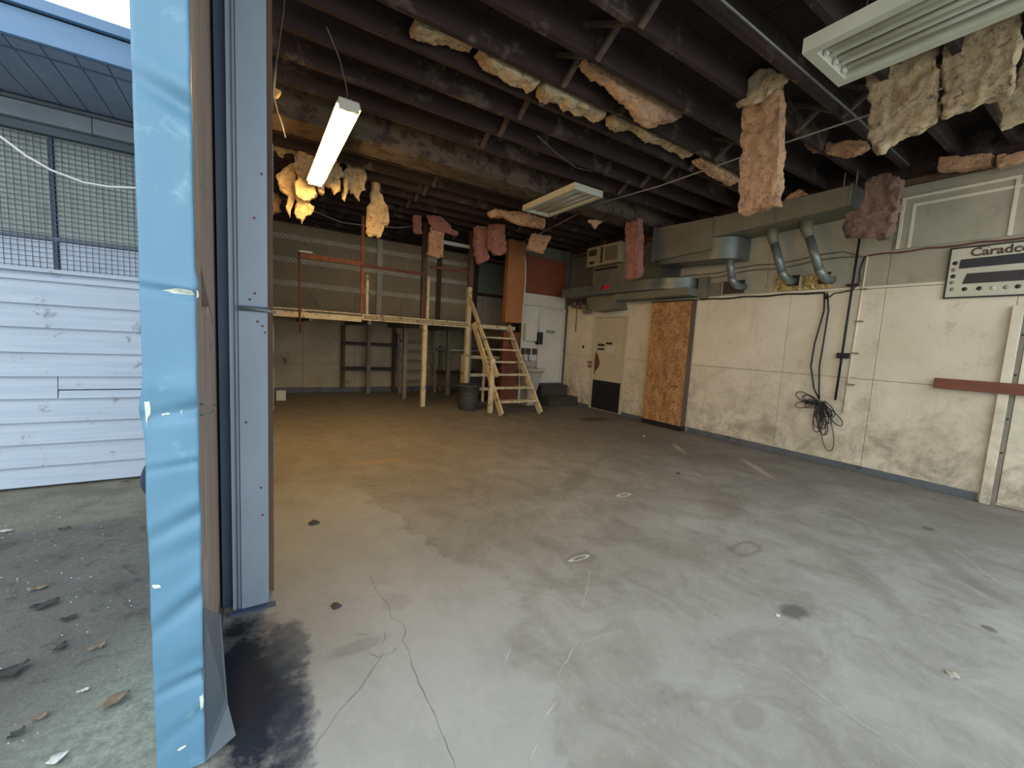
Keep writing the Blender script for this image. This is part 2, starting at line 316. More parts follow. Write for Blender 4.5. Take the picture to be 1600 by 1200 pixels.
# right wall: backing with separate sheets
wr = B(6.515, 6.62, -.6, 10.45, 0, 3.95).build('wall_right', 'joist', kind='structure')
def sheet(y0, y1, z0, z1, m='wall', t=.012, w_=None):
    g = .0022; return B(W-(.0 if w_ is None else w_), 6.5145, y0+g, y1-g, z0+g, z1-g).build('wall_panel', m, wr, bevel=.002)
cols = [(-.6, -.12), (-.12, .86), (.86, 1.9), (1.9, 2.94), (2.94, 4.4), (5.3, 5.9)]
for a, b in cols:
    sheet(a, b, .0, 1.18); sheet(a, b, 1.18, 2.30)
sheet(4.4, 5.3, 0, 2.3); sheet(6.86, 7.85, 0, 1.18); sheet(6.86, 7.85, 1.18, 2.30)
sheet(5.9, 6.86, 2.08, 2.30)
for a, b in ((-.6, .86), (.86, 1.9), (1.9, 3.3), (3.3, 4.8), (4.8, 6.4), (6.4, 7.85)): sheet(a, b, 2.335, 3.46, 'upper_dark' if a > 4.5 else 'wall_hi', w_=-.004)
B(6.485, 6.5145, -.6, 7.85, 2.302, 2.333).build('trim_1', 'wall', kind='structure')           # batten over the sheets
B(6.44, 6.5145, -.6, 7.85, 3.462, 3.52).build('trim_2', 'brown_post', kind='structure')       # plate at wall head
B(6.485, 6.4999, .9, 4.36, 0, .085).build('baseboard_right', 'base', kind='structure', bevel=.004)
B(6.485, 6.4999, 5.3, 5.9, 0, .085).build('baseboard_right', 'base', kind='structure', bevel=.004)
B(6.485, 6.4999, 6.86, 7.84, 0, .085).build('baseboard_right', 'base', kind='structure', bevel=.004)
# back wall, block courses
wb = B(-.1, 6.5, BY+.02, BY+.12, 0, 3.95).build('wall_back', 'backwall', kind='structure')
for zi, (z0, z1) in enumerate(((0.0, .66), (.66, 1.3), (1.3, 1.95), (1.95, 2.6), (2.6, 3.25), (3.25, 3.65))):
    for xi in range(6):
        x0 = -.1+xi*1.1; B(x0+.003, min(x0+1.1, 6.5)-.003, BY, BY+.022, z0+.003, z1-.003).build('wall_panel', 'backwall', wb)
for z in (3.38, 2.90, 2.40): B(-.1, 5.2, BY-.05, BY-.001, z-.055, z+.055).build('wall_rail', 'rail_paint', wb)
for x in (2.63,): B(x-.06, x+.06, BY-.09, BY-.051, 1.8, 3.65).build('wall_stud', 'rail_paint', wb)
for x in (4.15, 5.2): B(x-.06, x+.06, BY-.09, BY-.051, 1.8, 3.65).build('wall_stud', 'brown_post', wb)
for i in range(6): B(5.3+i*.17, 5.3+i*.17+.162, BY-.03, BY-.001, 1.85, 2.62).build('plank', 'whitepaint', wb)
B(5.3, 6.4, BY-.06, BY-.001, 2.62, 2.70).build('sill', 'brown_post', wb)
B(-.1, 6.5, BY-.015, BY-.0005, 0, .12).build('baseboard_back', 'base', kind='structure')
w_ = thing('window_1', '', '', (5.8, BY-.02, 2.72)); del w_['label']; del w_['category']; w_['kind'] = 'structure'
B(5.3, 6.35, BY-.02, BY-.004, 2.72, 3.55).build('pane', 'green', w_)
for a in ((5.26, 5.3, 2.70, 3.6), (6.35, 6.39, 2.70, 3.6), (5.3, 6.35, 3.55, 3.6)): B(a[0], a[1], BY-.05, BY-.001, a[2], a[3]).build('window_frame', 'brown_post', w_)
# left wall beyond the doorway, header above the doorway
wl = B(-.11, -.01, 2.66, 10.35, 0, 3.64).build('wall_left', 'backwall', kind='structure')
B(.02, .098, 2.42, 2.655, 0, 3.6).build('door_jamb', 'brown_post', wl)
for z0, z1 in ((1.02, 1.2), (.62, .85), (.98, 1.0), (2.0, 2.3), (1.28, 1.42)): B(.0985, .103, 2.45, 2.56, z0, z1).build('paint_flake', 'grey_wood', wl)
B(-.11, .06, -.6, 2.24, 3.35, 3.64).build('trim_3', 'joist', kind='structure')
# partition in the far right corner
wi = B(5.19, 6.499, 7.86, 7.93, 0, 3.60).build('wall_inner', 'upper_dark', kind='structure')
B(5.19, 5.65, 7.845, 7.859, 0, 2.25).build('wall_panel', 'whitepaint', wi, bevel=.002)
B(5.19, 6.40, 7.845, 7.859, 2.26, 2.52).build('wall_panel', 'whitepaint', wi, bevel=.002)
B(5.19, 6.35, 7.84, 7.859, 2.53, 3.35).build('hardboard_panel', 'brownpanel', wi, bevel=.002)
B(4.72, 5.16, 7.84, 7.95, 0, 1.62).build('hardboard_panel', 'brownpanel', wi)
B(4.72, 5.16, 7.80, 7.95, 1.83, 3.60).build('plywood_pier', 'orangepier', wi, bevel=.004)
# ceiling: deck, joists, girder, cross bridging
ce = B(-.6, 6.62, -.6, 10.45, 3.90, 4.0).build('ceiling', 'deckboard', kind='structure')
jy = [-.55, -.15, .25, .66, 1.06, 1.46, 1.87, 2.26, 2.69, 3.11, 3.44, 3.82, 4.20, 4.62]
jy2 = [5.75, 6.15, 6.55, 6.96, 7.36, 7.77, 8.17, 8.58, 8.99, 9.4, 9.8, 10.2]
for y in jy+jy2: B(-.1, 6.5, y-.024, y+.024, JZ, 3.899).build('joist', 'joist', ce)
B(-.1, 6.5, 4.99, 5.17, 3.52, 3.899).build('girder', 'girder', ce, bevel=.006); B(-.1, 6.5, 5.172, 5.40, 3.53, 3.899).build('girder', 'girder', ce, bevel=.006)
al = jy[4:]
for bx in (2.27, 4.55):
    for L in (al, jy2[:7]):
        for a, b in zip(L[:-1], L[1:]):
            MB().bar((bx, a+.03, JZ+.03), (bx+random.uniform(-.02, .02), b-.03, 3.87), .045, .03).build('bridging_strut', 'strut', ce)
            MB().bar((bx+.05, b-.035, JZ-.005+random.uniform(-.03, .02)), (bx+.05, a+.03, 3.87), .045, .03).build('bridging_strut', 'strut', ce)
for i in range(16):   # deck boards seen between the joists
    x0 = -.1+i*.4125; B(x0+.004, x0+.4085, -.6, 10.3, 3.885, 3.8995).build('deck_board', 'deckboard', ce)

# ------------------------------------------------------------------ door_1 in the right wall with kick plate
d1 = thing('door_1', '', '', (6.5, 6.38, 0)); del d1['label']; del d1['category']; d1['kind'] = 'structure'
B(6.49, 6.514, 5.96, 6.80, .0, 2.03).build('door_leaf', 'doorpaint', d1, bevel=.003)
B(6.482, 6.4899, 5.98, 6.79, .04, .67).build('kick_plate', 'dark', d1)
for a in ((5.90, 5.955, 0, 2.08), (6.805, 6.86, 0, 2.08), (5.955, 6.805, 2.035, 2.08)): B(6.472, 6.514, *a).build('door_frame', 'doorpaint', d1, bevel=.003)
B(6.46, 6.514, 5.9, 6.86, 0.0, .03).build('threshold', 'sheetmetal', d1)
MB().prism([(6.70, 1.22), (6.76, 1.30), (6.79, 1.20), (6.78, .78), (6.74, .86), (6.66, .95), (6.62, 1.05), (6.66, 1.15)], 0, 6.487, 6.4895).build('rust_smear', 'brownpanel', d1)
MB().lathe((6.46, 6.74, 1.02), [(0.001, 0), (.022, .002), (.026, .015), (.012, .028)], 12, 0).build('door_knob', 'pipe', d1)
for y0, y1, z0, z1 in ((6.52, 6.72, 1.42, 1.47), (6.52, 6.72, 1.33, 1.375), (6.30, 6.48, 1.46, 1.51)):
    f_ = B(6.484, 6.4899, y0, y1, z0, z1).build('sign_plate', 'acdark', d1)
B(6.485, 6.4899, 6.24, 6.44, 1.27, 1.42).build('paper_notice', 'whitepaint', d1)
# hasp on the wall beside the door
h = thing('door_hasp', 'rusty iron hasp and padlock on the wall left of the cream door', 'hasp', (6.49, 6.95, 1.0))
B(6.47, 6.4995, 6.88, 7.0, 1.03, 1.07).build('strap', 'rust', h); MB().tube([(6.46, 6.9, 1.03), (6.46, 6.9, .98), (6.46, 6.93, .98), (6.46, 6.93, 1.03)], .006).build('shackle', 'pipe', h)
B(6.45, 6.485, 6.88, 6.95, .93, .985).build('padlock_body', 'rust', h, bevel=.004)
MB().lathe((6.485, 7.2, 1.38), [(.001, 0), (.03, .001), (.035, .008), (.03, .0145)], 14, 0).build('knob', 'dark', wr)
# raised white door in the corner
d3 = thing('door_3', '', '', (6.05, 7.85, .47)); del d3['label']; del d3['category']; d3['kind'] = 'structure'
B(5.70, 6.36, 7.83, 7.859, .48, 2.2).build('door_leaf', 'whitepaint', d3, bevel=.003)
for a in ((5.655, 5.695, .47, 2.25), (6.365, 6.41, .47, 2.25), (5.695, 6.365, 2.205, 2.25)): B(a[0], a[1], 7.82, 7.859, a[2], a[3]).build('door_frame', 'whitepaint', d3)
f_ = B(5.88, 6.12, 7.822, 7.829, 1.66, 1.72).build('sign_plate', 'acdark', d3)
for i in range(5): B(5.90+i*.042, 5.93+i*.042, 7.820, 7.8215, 1.678, 1.702).build('print_mark', 'whitepaint', f_)
# steps
st = thing('corner_steps', 'two dark concrete steps below the raised white corner door', 'steps', (5.95, 7.5, 0))
B(5.64, 6.40, 7.55, 7.84, 0, .45).build('upper_step', 'conc_step', st, bevel=.006); B(5.62, 6.46, 7.22, 7.549, 0, .21).build('lower_step', 'conc_step', st, bevel=.006)

# door_2: white post, conduit and plank at the right edge
d2 = thing('door_2', '', '', (6.49, .4, 0)); del d2['label']; del d2['category']; d2['kind'] = 'structure'
B(6.44, 6.4995, .80, .875, 0, 2.04).build('door_frame', 'wall', d2, bevel=.004)
B(6.44, 6.4995, -.5, .80, 1.975, 2.04).build('door_frame', 'whitepaint', d2, bevel=.004)
B(6.47, 6.4995, .765, .799, 0, 1.97).build('door_stop', 'grey_wood', d2)
B(6.475, 6.4995, -.45, .76, .03, 1.97).build('door_leaf', 'wall', d2, bevel=.003)
for z in (1.75, 1.35, .9, .55): MB().lathe((6.462, .782, z), [(.001, 0), (.008, .001), (.009, .0075)], 10, 0).build('screw', 'dark', d2)
B(6.405, 6.438, -.35, 1.345, 1.152, 1.265).build('plank', 'boardbrown', label='red-brown painted plank fixed across the white door frame', category='plank', bevel=.003)

# framed blank panel above the sign
w2 = thing('window_2', '', '', (6.49, 1.2, 2.74)); del w2['label']; del w2['category']; w2['kind'] = 'structure'
B(6.49, 6.5035, .85, 1.87, 2.745, 3.3).build('boarded_panel', 'wall_hi', w2)
for t_, x_ in ((.0, 6.475), (.1, 6.485)):
    y0, y1, z0, z1 = .97-t_*1.2, 1.86-t_, 2.745, 3.33-t_*.9
    B(x_, 6.5034, y1-.03, y1, z0, z1).build('window_frame', 'wall', w2); B(x_, 6.5034, y0, y0+.03, z0, z1).build('window_frame', 'wall', w2)
    B(x_, 6.5034, y0+.03, y1-.03, z1-.03, z1).build('window_frame', 'wall', w2)

# ------------------------------------------------------------------ sign board
sg = thing('wall_sign', 'cream sign board with brown lettering and two dark bars', 'sign', (6.49, .6, 2.15))
B(6.475, 6.4845, -.25, 1.385, 2.146, 2.672).build('board', 'sign', sg)
for a in ((-.25, 1.385, 2.138, 2.152), (-.25, 1.385, 2.666, 2.680), (1.378, 1.392, 2.138, 2.68), (-.257, -.243, 2.138, 2.68)): B(6.468, 6.4848, *a).build('edge_trim', 'dark', sg)
MB().prism([(1.305, 2.452), (1.30, 2.548), (-.15, 2.575), (-.15, 2.48)], 0, 6.4715, 6.4745).build('dark_bar', 'signdark', sg)
MB().prism([(1.262, 2.288), (1.236, 2.395), (-.15, 2.392), (-.15, 2.288)], 0, 6.4715, 6.4745).build('dark_bar', 'signbrown', sg)
def disc(y, z, r, m, nm, par, x=6.4715): MB().lathe((x, y, z), [(.0005, 0), (r, 0), (r, .003)], 18, 0).build(nm, m, par)
for y, z, m in ((1.337, 2.515, 'signbrown'), (1.337, 2.445, 'dotpale'), (1.337, 2.375, 'signbrown'), (1.337, 2.31, 'dotpale'), (1.328, 2.236, 'dotpale'), (1.236, 2.231, 'signbrown'), (1.13, 2.231, 'signbrown'), (1.036, 2.23, 'sign'), (.945, 2.23, 'dotpale'), (.868, 2.23, 'signbrown'), (.77, 2.23, 'signbrown'), (.67, 2.23, 'dotpale')):
    disc(y, z, .021, m, 'round_mark', sg)
cu = bpy.data.curves.new('lettering', 'FONT'); cu.body = 'Caradco'; cu.size = .118; cu.extrude = .0015; cu.offset = .0028; cu.space_character = 1.02
to = bpy.data.objects.new('t', cu); C.objects.link(to); bpy.context.view_layer.update()
me = bpy.data.meshes.new_from_object(to.evaluated_get(bpy.context.evaluated_depsgraph_get())); bpy.data.objects.remove(to)
me.transform(Matrix(((0, 0, -1, 6.472), (-1, 0, 0, 1.235), (0, 1, 0, 2.575), (0, 0, 0, 1)))); me.transform(Matrix.Translation(-org(sg)))
me.materials.clear(); me.materials.append(M['signletter']); lt = bpy.data.objects.new('lettering', me); C.objects.link(lt); lt.parent = sg
MB().tube([(6.47, 1.205-.012*i, 2.652+.010*math.sin(i/9*math.pi)) for i in range(10)], .003, 5).build('accent_mark', 'signletter', sg)

# ------------------------------------------------------------------ OSB box
ob = thing('boarded_shaft', 'tall orange-brown strand board box standing against the cream wall', 'box', (6.43, 4.8, 0))
B(6.365, 6.377, 4.42, 5.24, .09, 2.27).build('front_board', 'osb', ob)
B(6.378, 6.4995, 4.41, 4.425, .06, 2.28).build('side_panel', 'brown_post', ob); B(6.378, 6.4995, 5.235, 5.25, .06, 2.28).build('side_panel', 'brown_post', ob)
B(6.365, 6.4995, 4.405, 5.26, 2.275, 2.295).build('top_strip', 'dark', ob)
B(6.36, 6.4995, 4.40, 5.26, 0, .085).build('plinth', 'dark', ob)

# ------------------------------------------------------------------ ducts
du = thing('upper_duct', 'large dusty rectangular sheet metal duct high on the right wall', 'duct', (6.25, 3.6, 2.9))
def ductbox(y0, y1, z0, z1, x0, m, nm, par, x1=6.4995): return B(x0, x1, y0, y1, z0, z1).build(nm, m, par, bevel=.006)
MB().prism([(2.19, 3.225), (2.19, 3.46), (3.9, 3.46), (3.9, 3.165)], 0, 5.99, 6.4995).build('duct_section', 'duct_painted', du, bevel=.005)
MB().prism([(3.905, 2.98), (3.905, 3.46), (5.03, 3.51), (5.03, 2.95)], 0, 5.98, 6.4995).build('duct_section', 'duct_painted', du, bevel=.005)
for y in (2.2, 3.0, 3.9, 5.03): B(5.972, 6.4995, y-.014, y+.014, (3.215 if y < 3.5 else 3.15) if y < 4 else 2.94, 3.47 if y < 5 else 3.525).build('flange', 'sheetmetal', du, bevel=.003)
vs_ = []; 
for i in range(9):       # rounded transition under the duct
    t = i/8; a = t*math.pi/2; vs_.append((3.93-.33*math.sin(a)*1.0, 6.02+.30*(1-math.cos(a))))
mb = MB(); n = len(vs_); mb.add([(x, y, z) for z in (2.84, 3.16) for y, x in vs_] , [(i, i+1, n+i+1, n+i) for i in range(n-1)], True)
mb.add([(x, y, 2.84) for y, x in vs_]+[(6.4995, 3.60, 2.84), (6.4995, 3.93, 2.84)], [tuple(range(n+2))])
mb.add([(6.32, 3.60, 2.84), (6.4995, 3.60, 2.84), (6.4995, 3.60, 3.16), (6.32, 3.60, 3.16)], [(0, 1, 2, 3)])
mb.build('rounded_boot', 'sheetmetal', du)
MB().prism([(3.93, 2.84), (4.9, 2.88), (4.9, 2.948), (3.93, 2.978)], 0, 6.02, 6.4995).build('boot_base', 'sheetmetal', du)
def hose(y0, z0, y1, z1, idx, lab):
    t = thing('down_pipe', lab, 'pipe', (6.3, y1, z1)); t['group'] = 'pipes dropping from the upper duct'
    x = 6.24; d_ = Vector((0, y1-y0, z1-z0))
    MB().tube([(x, y0, z0+.02), (x, y0+(y1-y0)*.12, z0+(z1-z0)*.15), (x, y0+(y1-y0)*.3, z0+(z1-z0)*.3)], [.078, .072, .056], 16).build('collar', 'duct_painted', t)
    MB().tube([(x, y0+(y1-y0)*.28, z0+(z1-z0)*.28), (x, y1, z1+.09)], .053, 16).build('straight_run', 'pipe', t)
    pts = [(x+.11*(1-math.cos(a)), y1-.05*math.sin(a), z1+.09-.11*math.sin(a)) for a in [i*math.pi/2/6 for i in range(7)]]+[(6.498, y1-.055, z1-.02)]
    el = MB().tube(pts, .056, 16).build('elbow', 'pipe', t)
    for q in (pts[0], pts[3]):
        MB().tube([Vector(q)+Vector((0, 0, .008)), Vector(q)-Vector((0, 0, .008))], .061, 16).build('seam_ring', 'pipe', el)
hose(3.80, 3.15, 3.69, 2.47, 0, 'straight grey steel pipe nearest the rounded duct boot')
hose(3.18, 3.18, 2.98, 2.49, 1, 'middle slanting steel pipe ending at the left foil patch')
hose(2.76, 3.21, 2.53, 2.47, 2, 'right hand slanting steel pipe nearest the brown batt')
def plate(y0, y1, z0, z1, m, nm, lab): B(6.488, 6.4995, y0, y1, z0, z1).build(nm, m, label=lab, category='plate')
plate(3.62, 3.96, 2.36, 2.56, 'acdark', 'wall_plate', 'dark grey wall plate behind the leftmost down pipe')
plate(4.0, 4.32, 2.345, 2.56, 'duct_painted', 'wall_plate', 'dull green-grey wall plate right of the lower duct end')
def foil(y0, y1, z0, z1, lab):
    nx, nz = 12, 8; v_ = []; f_ = []
    for i in range(nx+1):
        for j in range(nz+1):
            e_ = 0 if i in (0, nx) or j in (0, nz) else random.uniform(0, .02)
            v_.append((6.494-e_, y0+(y1-y0)*i/nx, z0+(z1-z0)*j/nz))
    for i in range(nx):
        for j in range(nz): q = i*(nz+1)+j; f_.append((q, q+1, q+nz+2, q+nz+1))
    t = thing('foil_patch', lab, 'patch', (6.49, (y0+y1)/2, z0))
    fo = MB().add(v_, f_).build('crumpled_foil', 'brass', t); B(6.468, 6.4735, y0+.02, y0+.16, z0+.06, z1+.01).build('dark_opening', 'dark', fo)
foil(2.83, 3.17, 2.345, 2.54, 'crumpled yellow foil patch under the middle slanting pipe')
foil(2.46, 2.81, 2.345, 2.54, 'crumpled yellow foil patch under the right hand slanting pipe')

# lower duct with its curved end
ld = thing('lower_duct', 'long low flat duct with a shiny curved end above the strand board box', 'duct', (6.2, 5.8, 2.4))
cv = [(7.5, 6.0), (5.35, 6.0)] + [(5.35-.95*math.sin(a), 6.0+.40*(1-math.cos(a))) for a in [i*math.pi/2/8 for i in range(1, 9)]] + [(4.38, 6.4995)]
mb = MB(); n = len(cv); z0_, z1_ = 2.47, 2.65
mb.add([(x, y, z) for z in (z0_, z1_) for y, x in cv], [(i, i+1, n+i+1, n+i) for i in range(n-1)], True)
for z in (z0_, z1_): mb.add([(x, y, z) for y, x in cv]+[(6.4995, 7.5, z)], [tuple(range(n+1))])
mb.add([(6.0, 7.5, z0_), (6.4995, 7.5, z0_), (6.4995, 7.5, z1_), (6.0, 7.5, z1_)], [(0, 1, 2, 3)]); mb.build('duct_body', 'sheetmetal', ld)
for y in (5.36, 6.2, 7.1): B(5.992, 6.4995, y-.014, y+.014, z0_-.006, z1_+.006).build('joint_band', 'sheetmetal', ld)
B(6.12, 6.4995, 4.34, 6.0, 2.34, 2.468).build('under_box', 'duct_painted', ld, bevel=.006)
MB().prism([(5.95, 2.18), (6.6, 2.14), (6.85, 2.34), (6.85, 2.468), (6.02, 2.468), (6.02, 2.34)], 0, 6.18, 6.4995).build('hopper', 'duct_painted', ld, bevel=.004)
B(5.992, 5.9995, 6.02, 6.25, 2.55, 2.635).build('red_label', 'red', ld)
B(6.39, 6.4995, 4.2, 4.345, 2.31, 2.66).build('end_cap', 'duct_painted', ld)

# window air conditioner
ac = thing('air_conditioner', 'beige window air conditioner perched high beside the ducts', 'air conditioner', (6.2, 6.2, 3.05))
B(6.0, 6.42, 5.80, 6.74, 3.05, 3.44).build('housing', 'acplastic', ac, bevel=.012)
gf = B(5.992, 5.9995, 5.86, 6.22, 3.10, 3.40).build('grille_frame', 'acplastic', ac)
for i in range(9): B(5.984, 5.9915, 5.88, 6.20, 3.12+i*.03, 3.134+i*.03).build('grille_slat', 'acdark', gf)
B(5.99, 5.9995, 6.27, 6.33, 3.09, 3.40).build('vent_slot', 'acdark', ac); B(5.99, 5.9995, 6.45, 6.68, 3.26, 3.38).build('side_vent', 'acdark', ac)
B(5.985, 5.9995, 6.5, 6.64, 3.09, 3.15).build('control_knob_panel', 'acdark', ac)
sh = thing('duct_plenum', 'dull grey sheet metal box standing on the lower duct below the air conditioner', 'duct', (6.3, 6.2, 2.652))
B(6.1, 6.42, 5.75, 6.62, 2.656, 3.04).build('box_body', 'duct_painted', sh, bevel=.006); B(6.085, 6.0995, 6.15, 6.5, 2.72, 2.9).build('access_cover', 'sheetmetal', sh)
B(6.07, 6.0995, 5.95, 6.55, 2.96, 3.0).build('dark_slot', 'dark', sh)

# pipework cluster above the wall left of door
vc = thing('valve_cluster', 'rusty cluster of valves and pipes high on the wall by the corner', 'valve', (6.45, 7.1, 2.2))
for i, (y, z) in enumerate(((7.5, 2.40), (7.3, 2.36), (7.1, 2.33))):
    MB().tube([(6.42, y, z+.06), (6.42, y, z-.10-.04*i)], .02, 8).build('pipe_stub', 'rust', vc); MB().lathe((6.38, y, z-.05), [(.001, 0), (.045, .0), (.045, .02), (.001, .02)], 12, 0).build('valve_wheel', 'rust_red' if i % 2 else 'grey_wood', vc)
MB().tube([(6.42, 7.62, 2.30), (6.42, 6.96, 2.22)], .022, 8).build('header_pipe', 'grey_wood', vc); MB().tube([(6.44, 7.45, 2.26), (6.44, 7.45, 1.72)], .012, 6).build('drop_pipe', 'rust', vc)
B(6.36, 6.4995, 6.98, 7.16, 2.13, 2.2).build('bracket', 'grey_wood', vc)

# cables on the right wall
MB().tube([(6.47, 4.36, 2.315)]+[(6.47, 4.3-i*.12, 2.29+.008*math.sin(i*1.3)) for i in range(15)]+[(6.46, 2.52, 2.28), (6.46, 2.49, 2.2)], .011, 6).build('wall_cable', 'rubber', label='thick black cable clipped along the white batten under the foil patches', category='cable')
for dz, lab in ((0, 'upper of two thin cables strung across the wall behind the down pipes'), (-.07, 'lower of two thin cables strung across the wall behind the down pipes')):
    MB().tube([(6.49, 4.9-i*.28, 2.70+dz+.02*math.sin(i*1.7)+(.01*i)) for i in range(10)]+[(6.49, 2.16, 2.70)], .007, 5).build('wall_cable', 'wire', label=lab, category='cable')
MB().tube([(6.49, 2.16, 2.70)]+[(6.485, 2.1-i*.13, 2.71+.008*math.sin(i*2)) for i in range(20)], .010, 5).build('wall_cable', 'rust_red', label='brown cable running along the batten above the cream sign', category='cable')
MB().tube([(6.485, 2.15, 2.69), (6.485, 2.18, 2.55), (6.485, 2.17, 2.4), (6.485, 2.22, 2.30), (6.485, 2.35, 2.275), (6.485, 2.42, 2.27), (6.485, 2.47, 2.22)], .008, 5).build('wall_cable', 'rubber', label='looping thin black cable right of the hanging pair', category='cable')
cp = thing('black_conduit', 'straight black conduit pole clamped to the cream wall', 'conduit', (6.46, 2.24, .9))
MB().tube([(6.45, 2.215, 2.95), (6.45, 2.24, .88)], .014, 8).build('tube', 'rubber', cp)
for z in (2.36, 1.46): B(6.44, 6.4995, 2.17, 2.29, z-.012 if z > 2 else z-.035, z+.012 if z > 2 else z+.035).build('clamp', 'dark', cp)
wc = thing('white_conduit', 'white painted conduit just right of the black conduit pole', 'conduit', (6.48, 2.1, .8))
MB().tube([(6.485, 2.12, 2.70), (6.485, 2.15, .72)], .012, 8).build('tube', 'wall', wc)
for z in (2.3, 1.9, 1.5, 1.1): B(6.455, 6.4995, 2.075, 2.155, z-.008, z+.008).build('clip', 'grey_wood', wc)
cb = thing('cable_bundle', 'tangled bundle of loose black cable hanging on the cream wall', 'cable', (6.44, 2.35, .85))
for k_ in range(2):
    MB().tube([(6.46, 2.52-.03*k_, 2.28), (6.46, 2.50-.05*k_, 2.05), (6.46, 2.56-.10*k_, 1.6), (6.46, 2.57-.10*k_, 1.3), (6.46, 2.5-.06*k_, 1.0), (6.455, 2.42, .86)], .010, 6).build('cable_drop', 'rubber', cb)
for k_ in range(24):
    left = k_ % 3 == 0; hy, hz = 2.40+random.uniform(-.05, .05), .82+random.uniform(-.03, .03)
    L = random.uniform(.16, .42); an = math.radians(random.uniform(150, 200) if left else random.uniform(262, 318))
    if k_ == 5: L, an = .66, math.radians(283)
    if left: an = math.pi-an if False else an; L = random.uniform(.15, .30)
    wd_ = L*random.uniform(.12, .3); pts = []
    for i in range(19):
        t = i/18*2*math.pi; a_ = (1-math.cos(t))/2*L; b_ = math.sin(t)*wd_*(.4+.6*(1-math.cos(t))/2)
        dy = -(a_*math.cos(an)-b_*math.sin(an)); dz = a_*math.sin(an)+b_*math.cos(an)
        pts.append((6.455-.03*math.sin(t/2)-random.uniform(0, .01), hy+dy, hz+dz))
    MB().tube(pts, random.choice((.0045, .006)), 5).build('cable_loop', 'rubber', cb)

# ------------------------------------------------------------------ loft platform
lf = thing('loft_platform', 'cream painted timber storage loft on posts along the far wall', 'loft', (2.5, 8, 0))
for i in range(9):
    y0 = 8.06+i*.252; B(.0, 5.1 if y0 > 7.96 else 4.7, y0, y0+.247, 1.70, 1.735).build('deck_board', 'grey_wood', lf)
B(.0, 1.74, 7.985, 8.03, 1.615, 1.715).build('edge_beam', 'white_wood', lf, bevel=.003); B(.0, 1.74, 7.99, 8.02, 1.745, 1.765).build('edge_strip', 'white_wood', lf)
B(.76, .79, 7.97, 7.985, 1.62, 1.76).build('cleat', 'white_wood', lf)
ep = B(1.75, 3.9, 7.98, 8.03, 1.65, 1.765).build('edge_plate', 'white_wood', lf); B(4.0, 5.1, 7.98, 8.03, 1.66, 1.745).build('edge_beam', 'white_wood', lf)
mb = MB()
for i in range(50):
    x = 1.79+i*.043; 
    for sgn in (-1, 1): mb.bar((x-.016, 7.977, 1.708-sgn*.036), (x+.016, 7.977, 1.708+sgn*.036), .006, .009)
mb.build('diamond_ribs', 'brown_post', ep, kind='stuff')
for x in (.9, 1.9, 2.9, 3.9, 4.9): B(x-.03, x+.03, 8.04, 10.3, 1.58, 1.698).build('floor_joist', 'grey_wood', lf)
def post(x, y, z0, z1, w_, m, nm='post', d=None): return B(x-w_/2, x+w_/2, y-(d or w_)/2, y+(d or w_)/2, z0, z1).build(nm, m, lf, bevel=.003)
post(2.945, 8.03-.085, 0, 1.64, .085, 'white_wood'); post(2.99, 7.96, 1.767, 2.58, .05, 'white_wood', 'rail_post'); post(2.93, 8.06, 1.767, 3.645, .09, 'brown_post', 'rail_post')
post(3.93, 8.03, 0, 2.5, .09, 'white_wood'); post(3.94, 8.03, 2.5, 3.645, .10, 'brown_post', 'rail_post'); post(3.99, 8.0, 0, 1.7, .04, 'grey_wood')
post(1.74, 8.01, 1.767, 3.5, .055, 'rust', 'rail_post'); post(1.83, 7.99, 1.767, 2.47, .045, 'white_wood', 'rail_post')
B(1.71, 2.9, 7.95, 7.975, 2.60, 2.66).build('guard_rail', 'rust_red', lf); B(.72, 1.71, 7.98, 8.01, 2.62, 2.70).build('guard_rail', 'rust', lf)
B(3.05, 3.89, 8.02, 8.05, 3.29, 3.36).build('guard_rail', 'whitepaint', lf); B(3.05, 3.89, 8.02, 8.05, 2.78, 2.83).build('guard_rail', 'rust_red', lf)
post(2.90, 9.02, 0, 1.69, .085, 'grey_wood'); post(4.13, 9.46, 0, 1.69, .09, 'grey_wood'); post(2.36, 10.05, 0, 1.69, .085, 'grey_wood')
mb = MB()
for x0, x1, zb, zt in ((.0, 1.7, 1.78, 3.2), (1.88, 2.88, 1.78, 2.6)):     # chicken wire on the guard
    s_ = .075; n_ = int((x1-x0+zt-zb)/s_)
    for i in range(n_):
        for sgn in (1, -1):
            c_ = i*s_; pa = []
            a_, b_ = (max(0, c_-(zt-zb)), min(c_, x1-x0))
            p0, p1 = (a_, c_-a_), (b_, c_-b_)
            if sgn < 0: p0, p1 = (x1-x0-p0[0], p0[1]), (x1-x0-p1[0], p1[1])
            mb.tube([(x0+p0[0], 8.035+.002*sgn, zb+p0[1]), (x0+p1[0], 8.035+.002*sgn, zb+p1[1])], .0024, 3, cap=False)
mb.build('wire_netting', 'brown_post', lf, kind='stuff')
MB().tube([(.70, 7.93, 2.70), (.72, 7.93, 1.36)], .016, 8).build('red_pole', 'rust_red', label='thin red-brown pole hanging in front of the loft edge', category='pole')
B(.70, .90, 7.90, 7.965, 2.70, 2.73).build('pale_scrap', 'whitepaint', label='small pale scrap lying on the rusty loft rail', category='scrap')

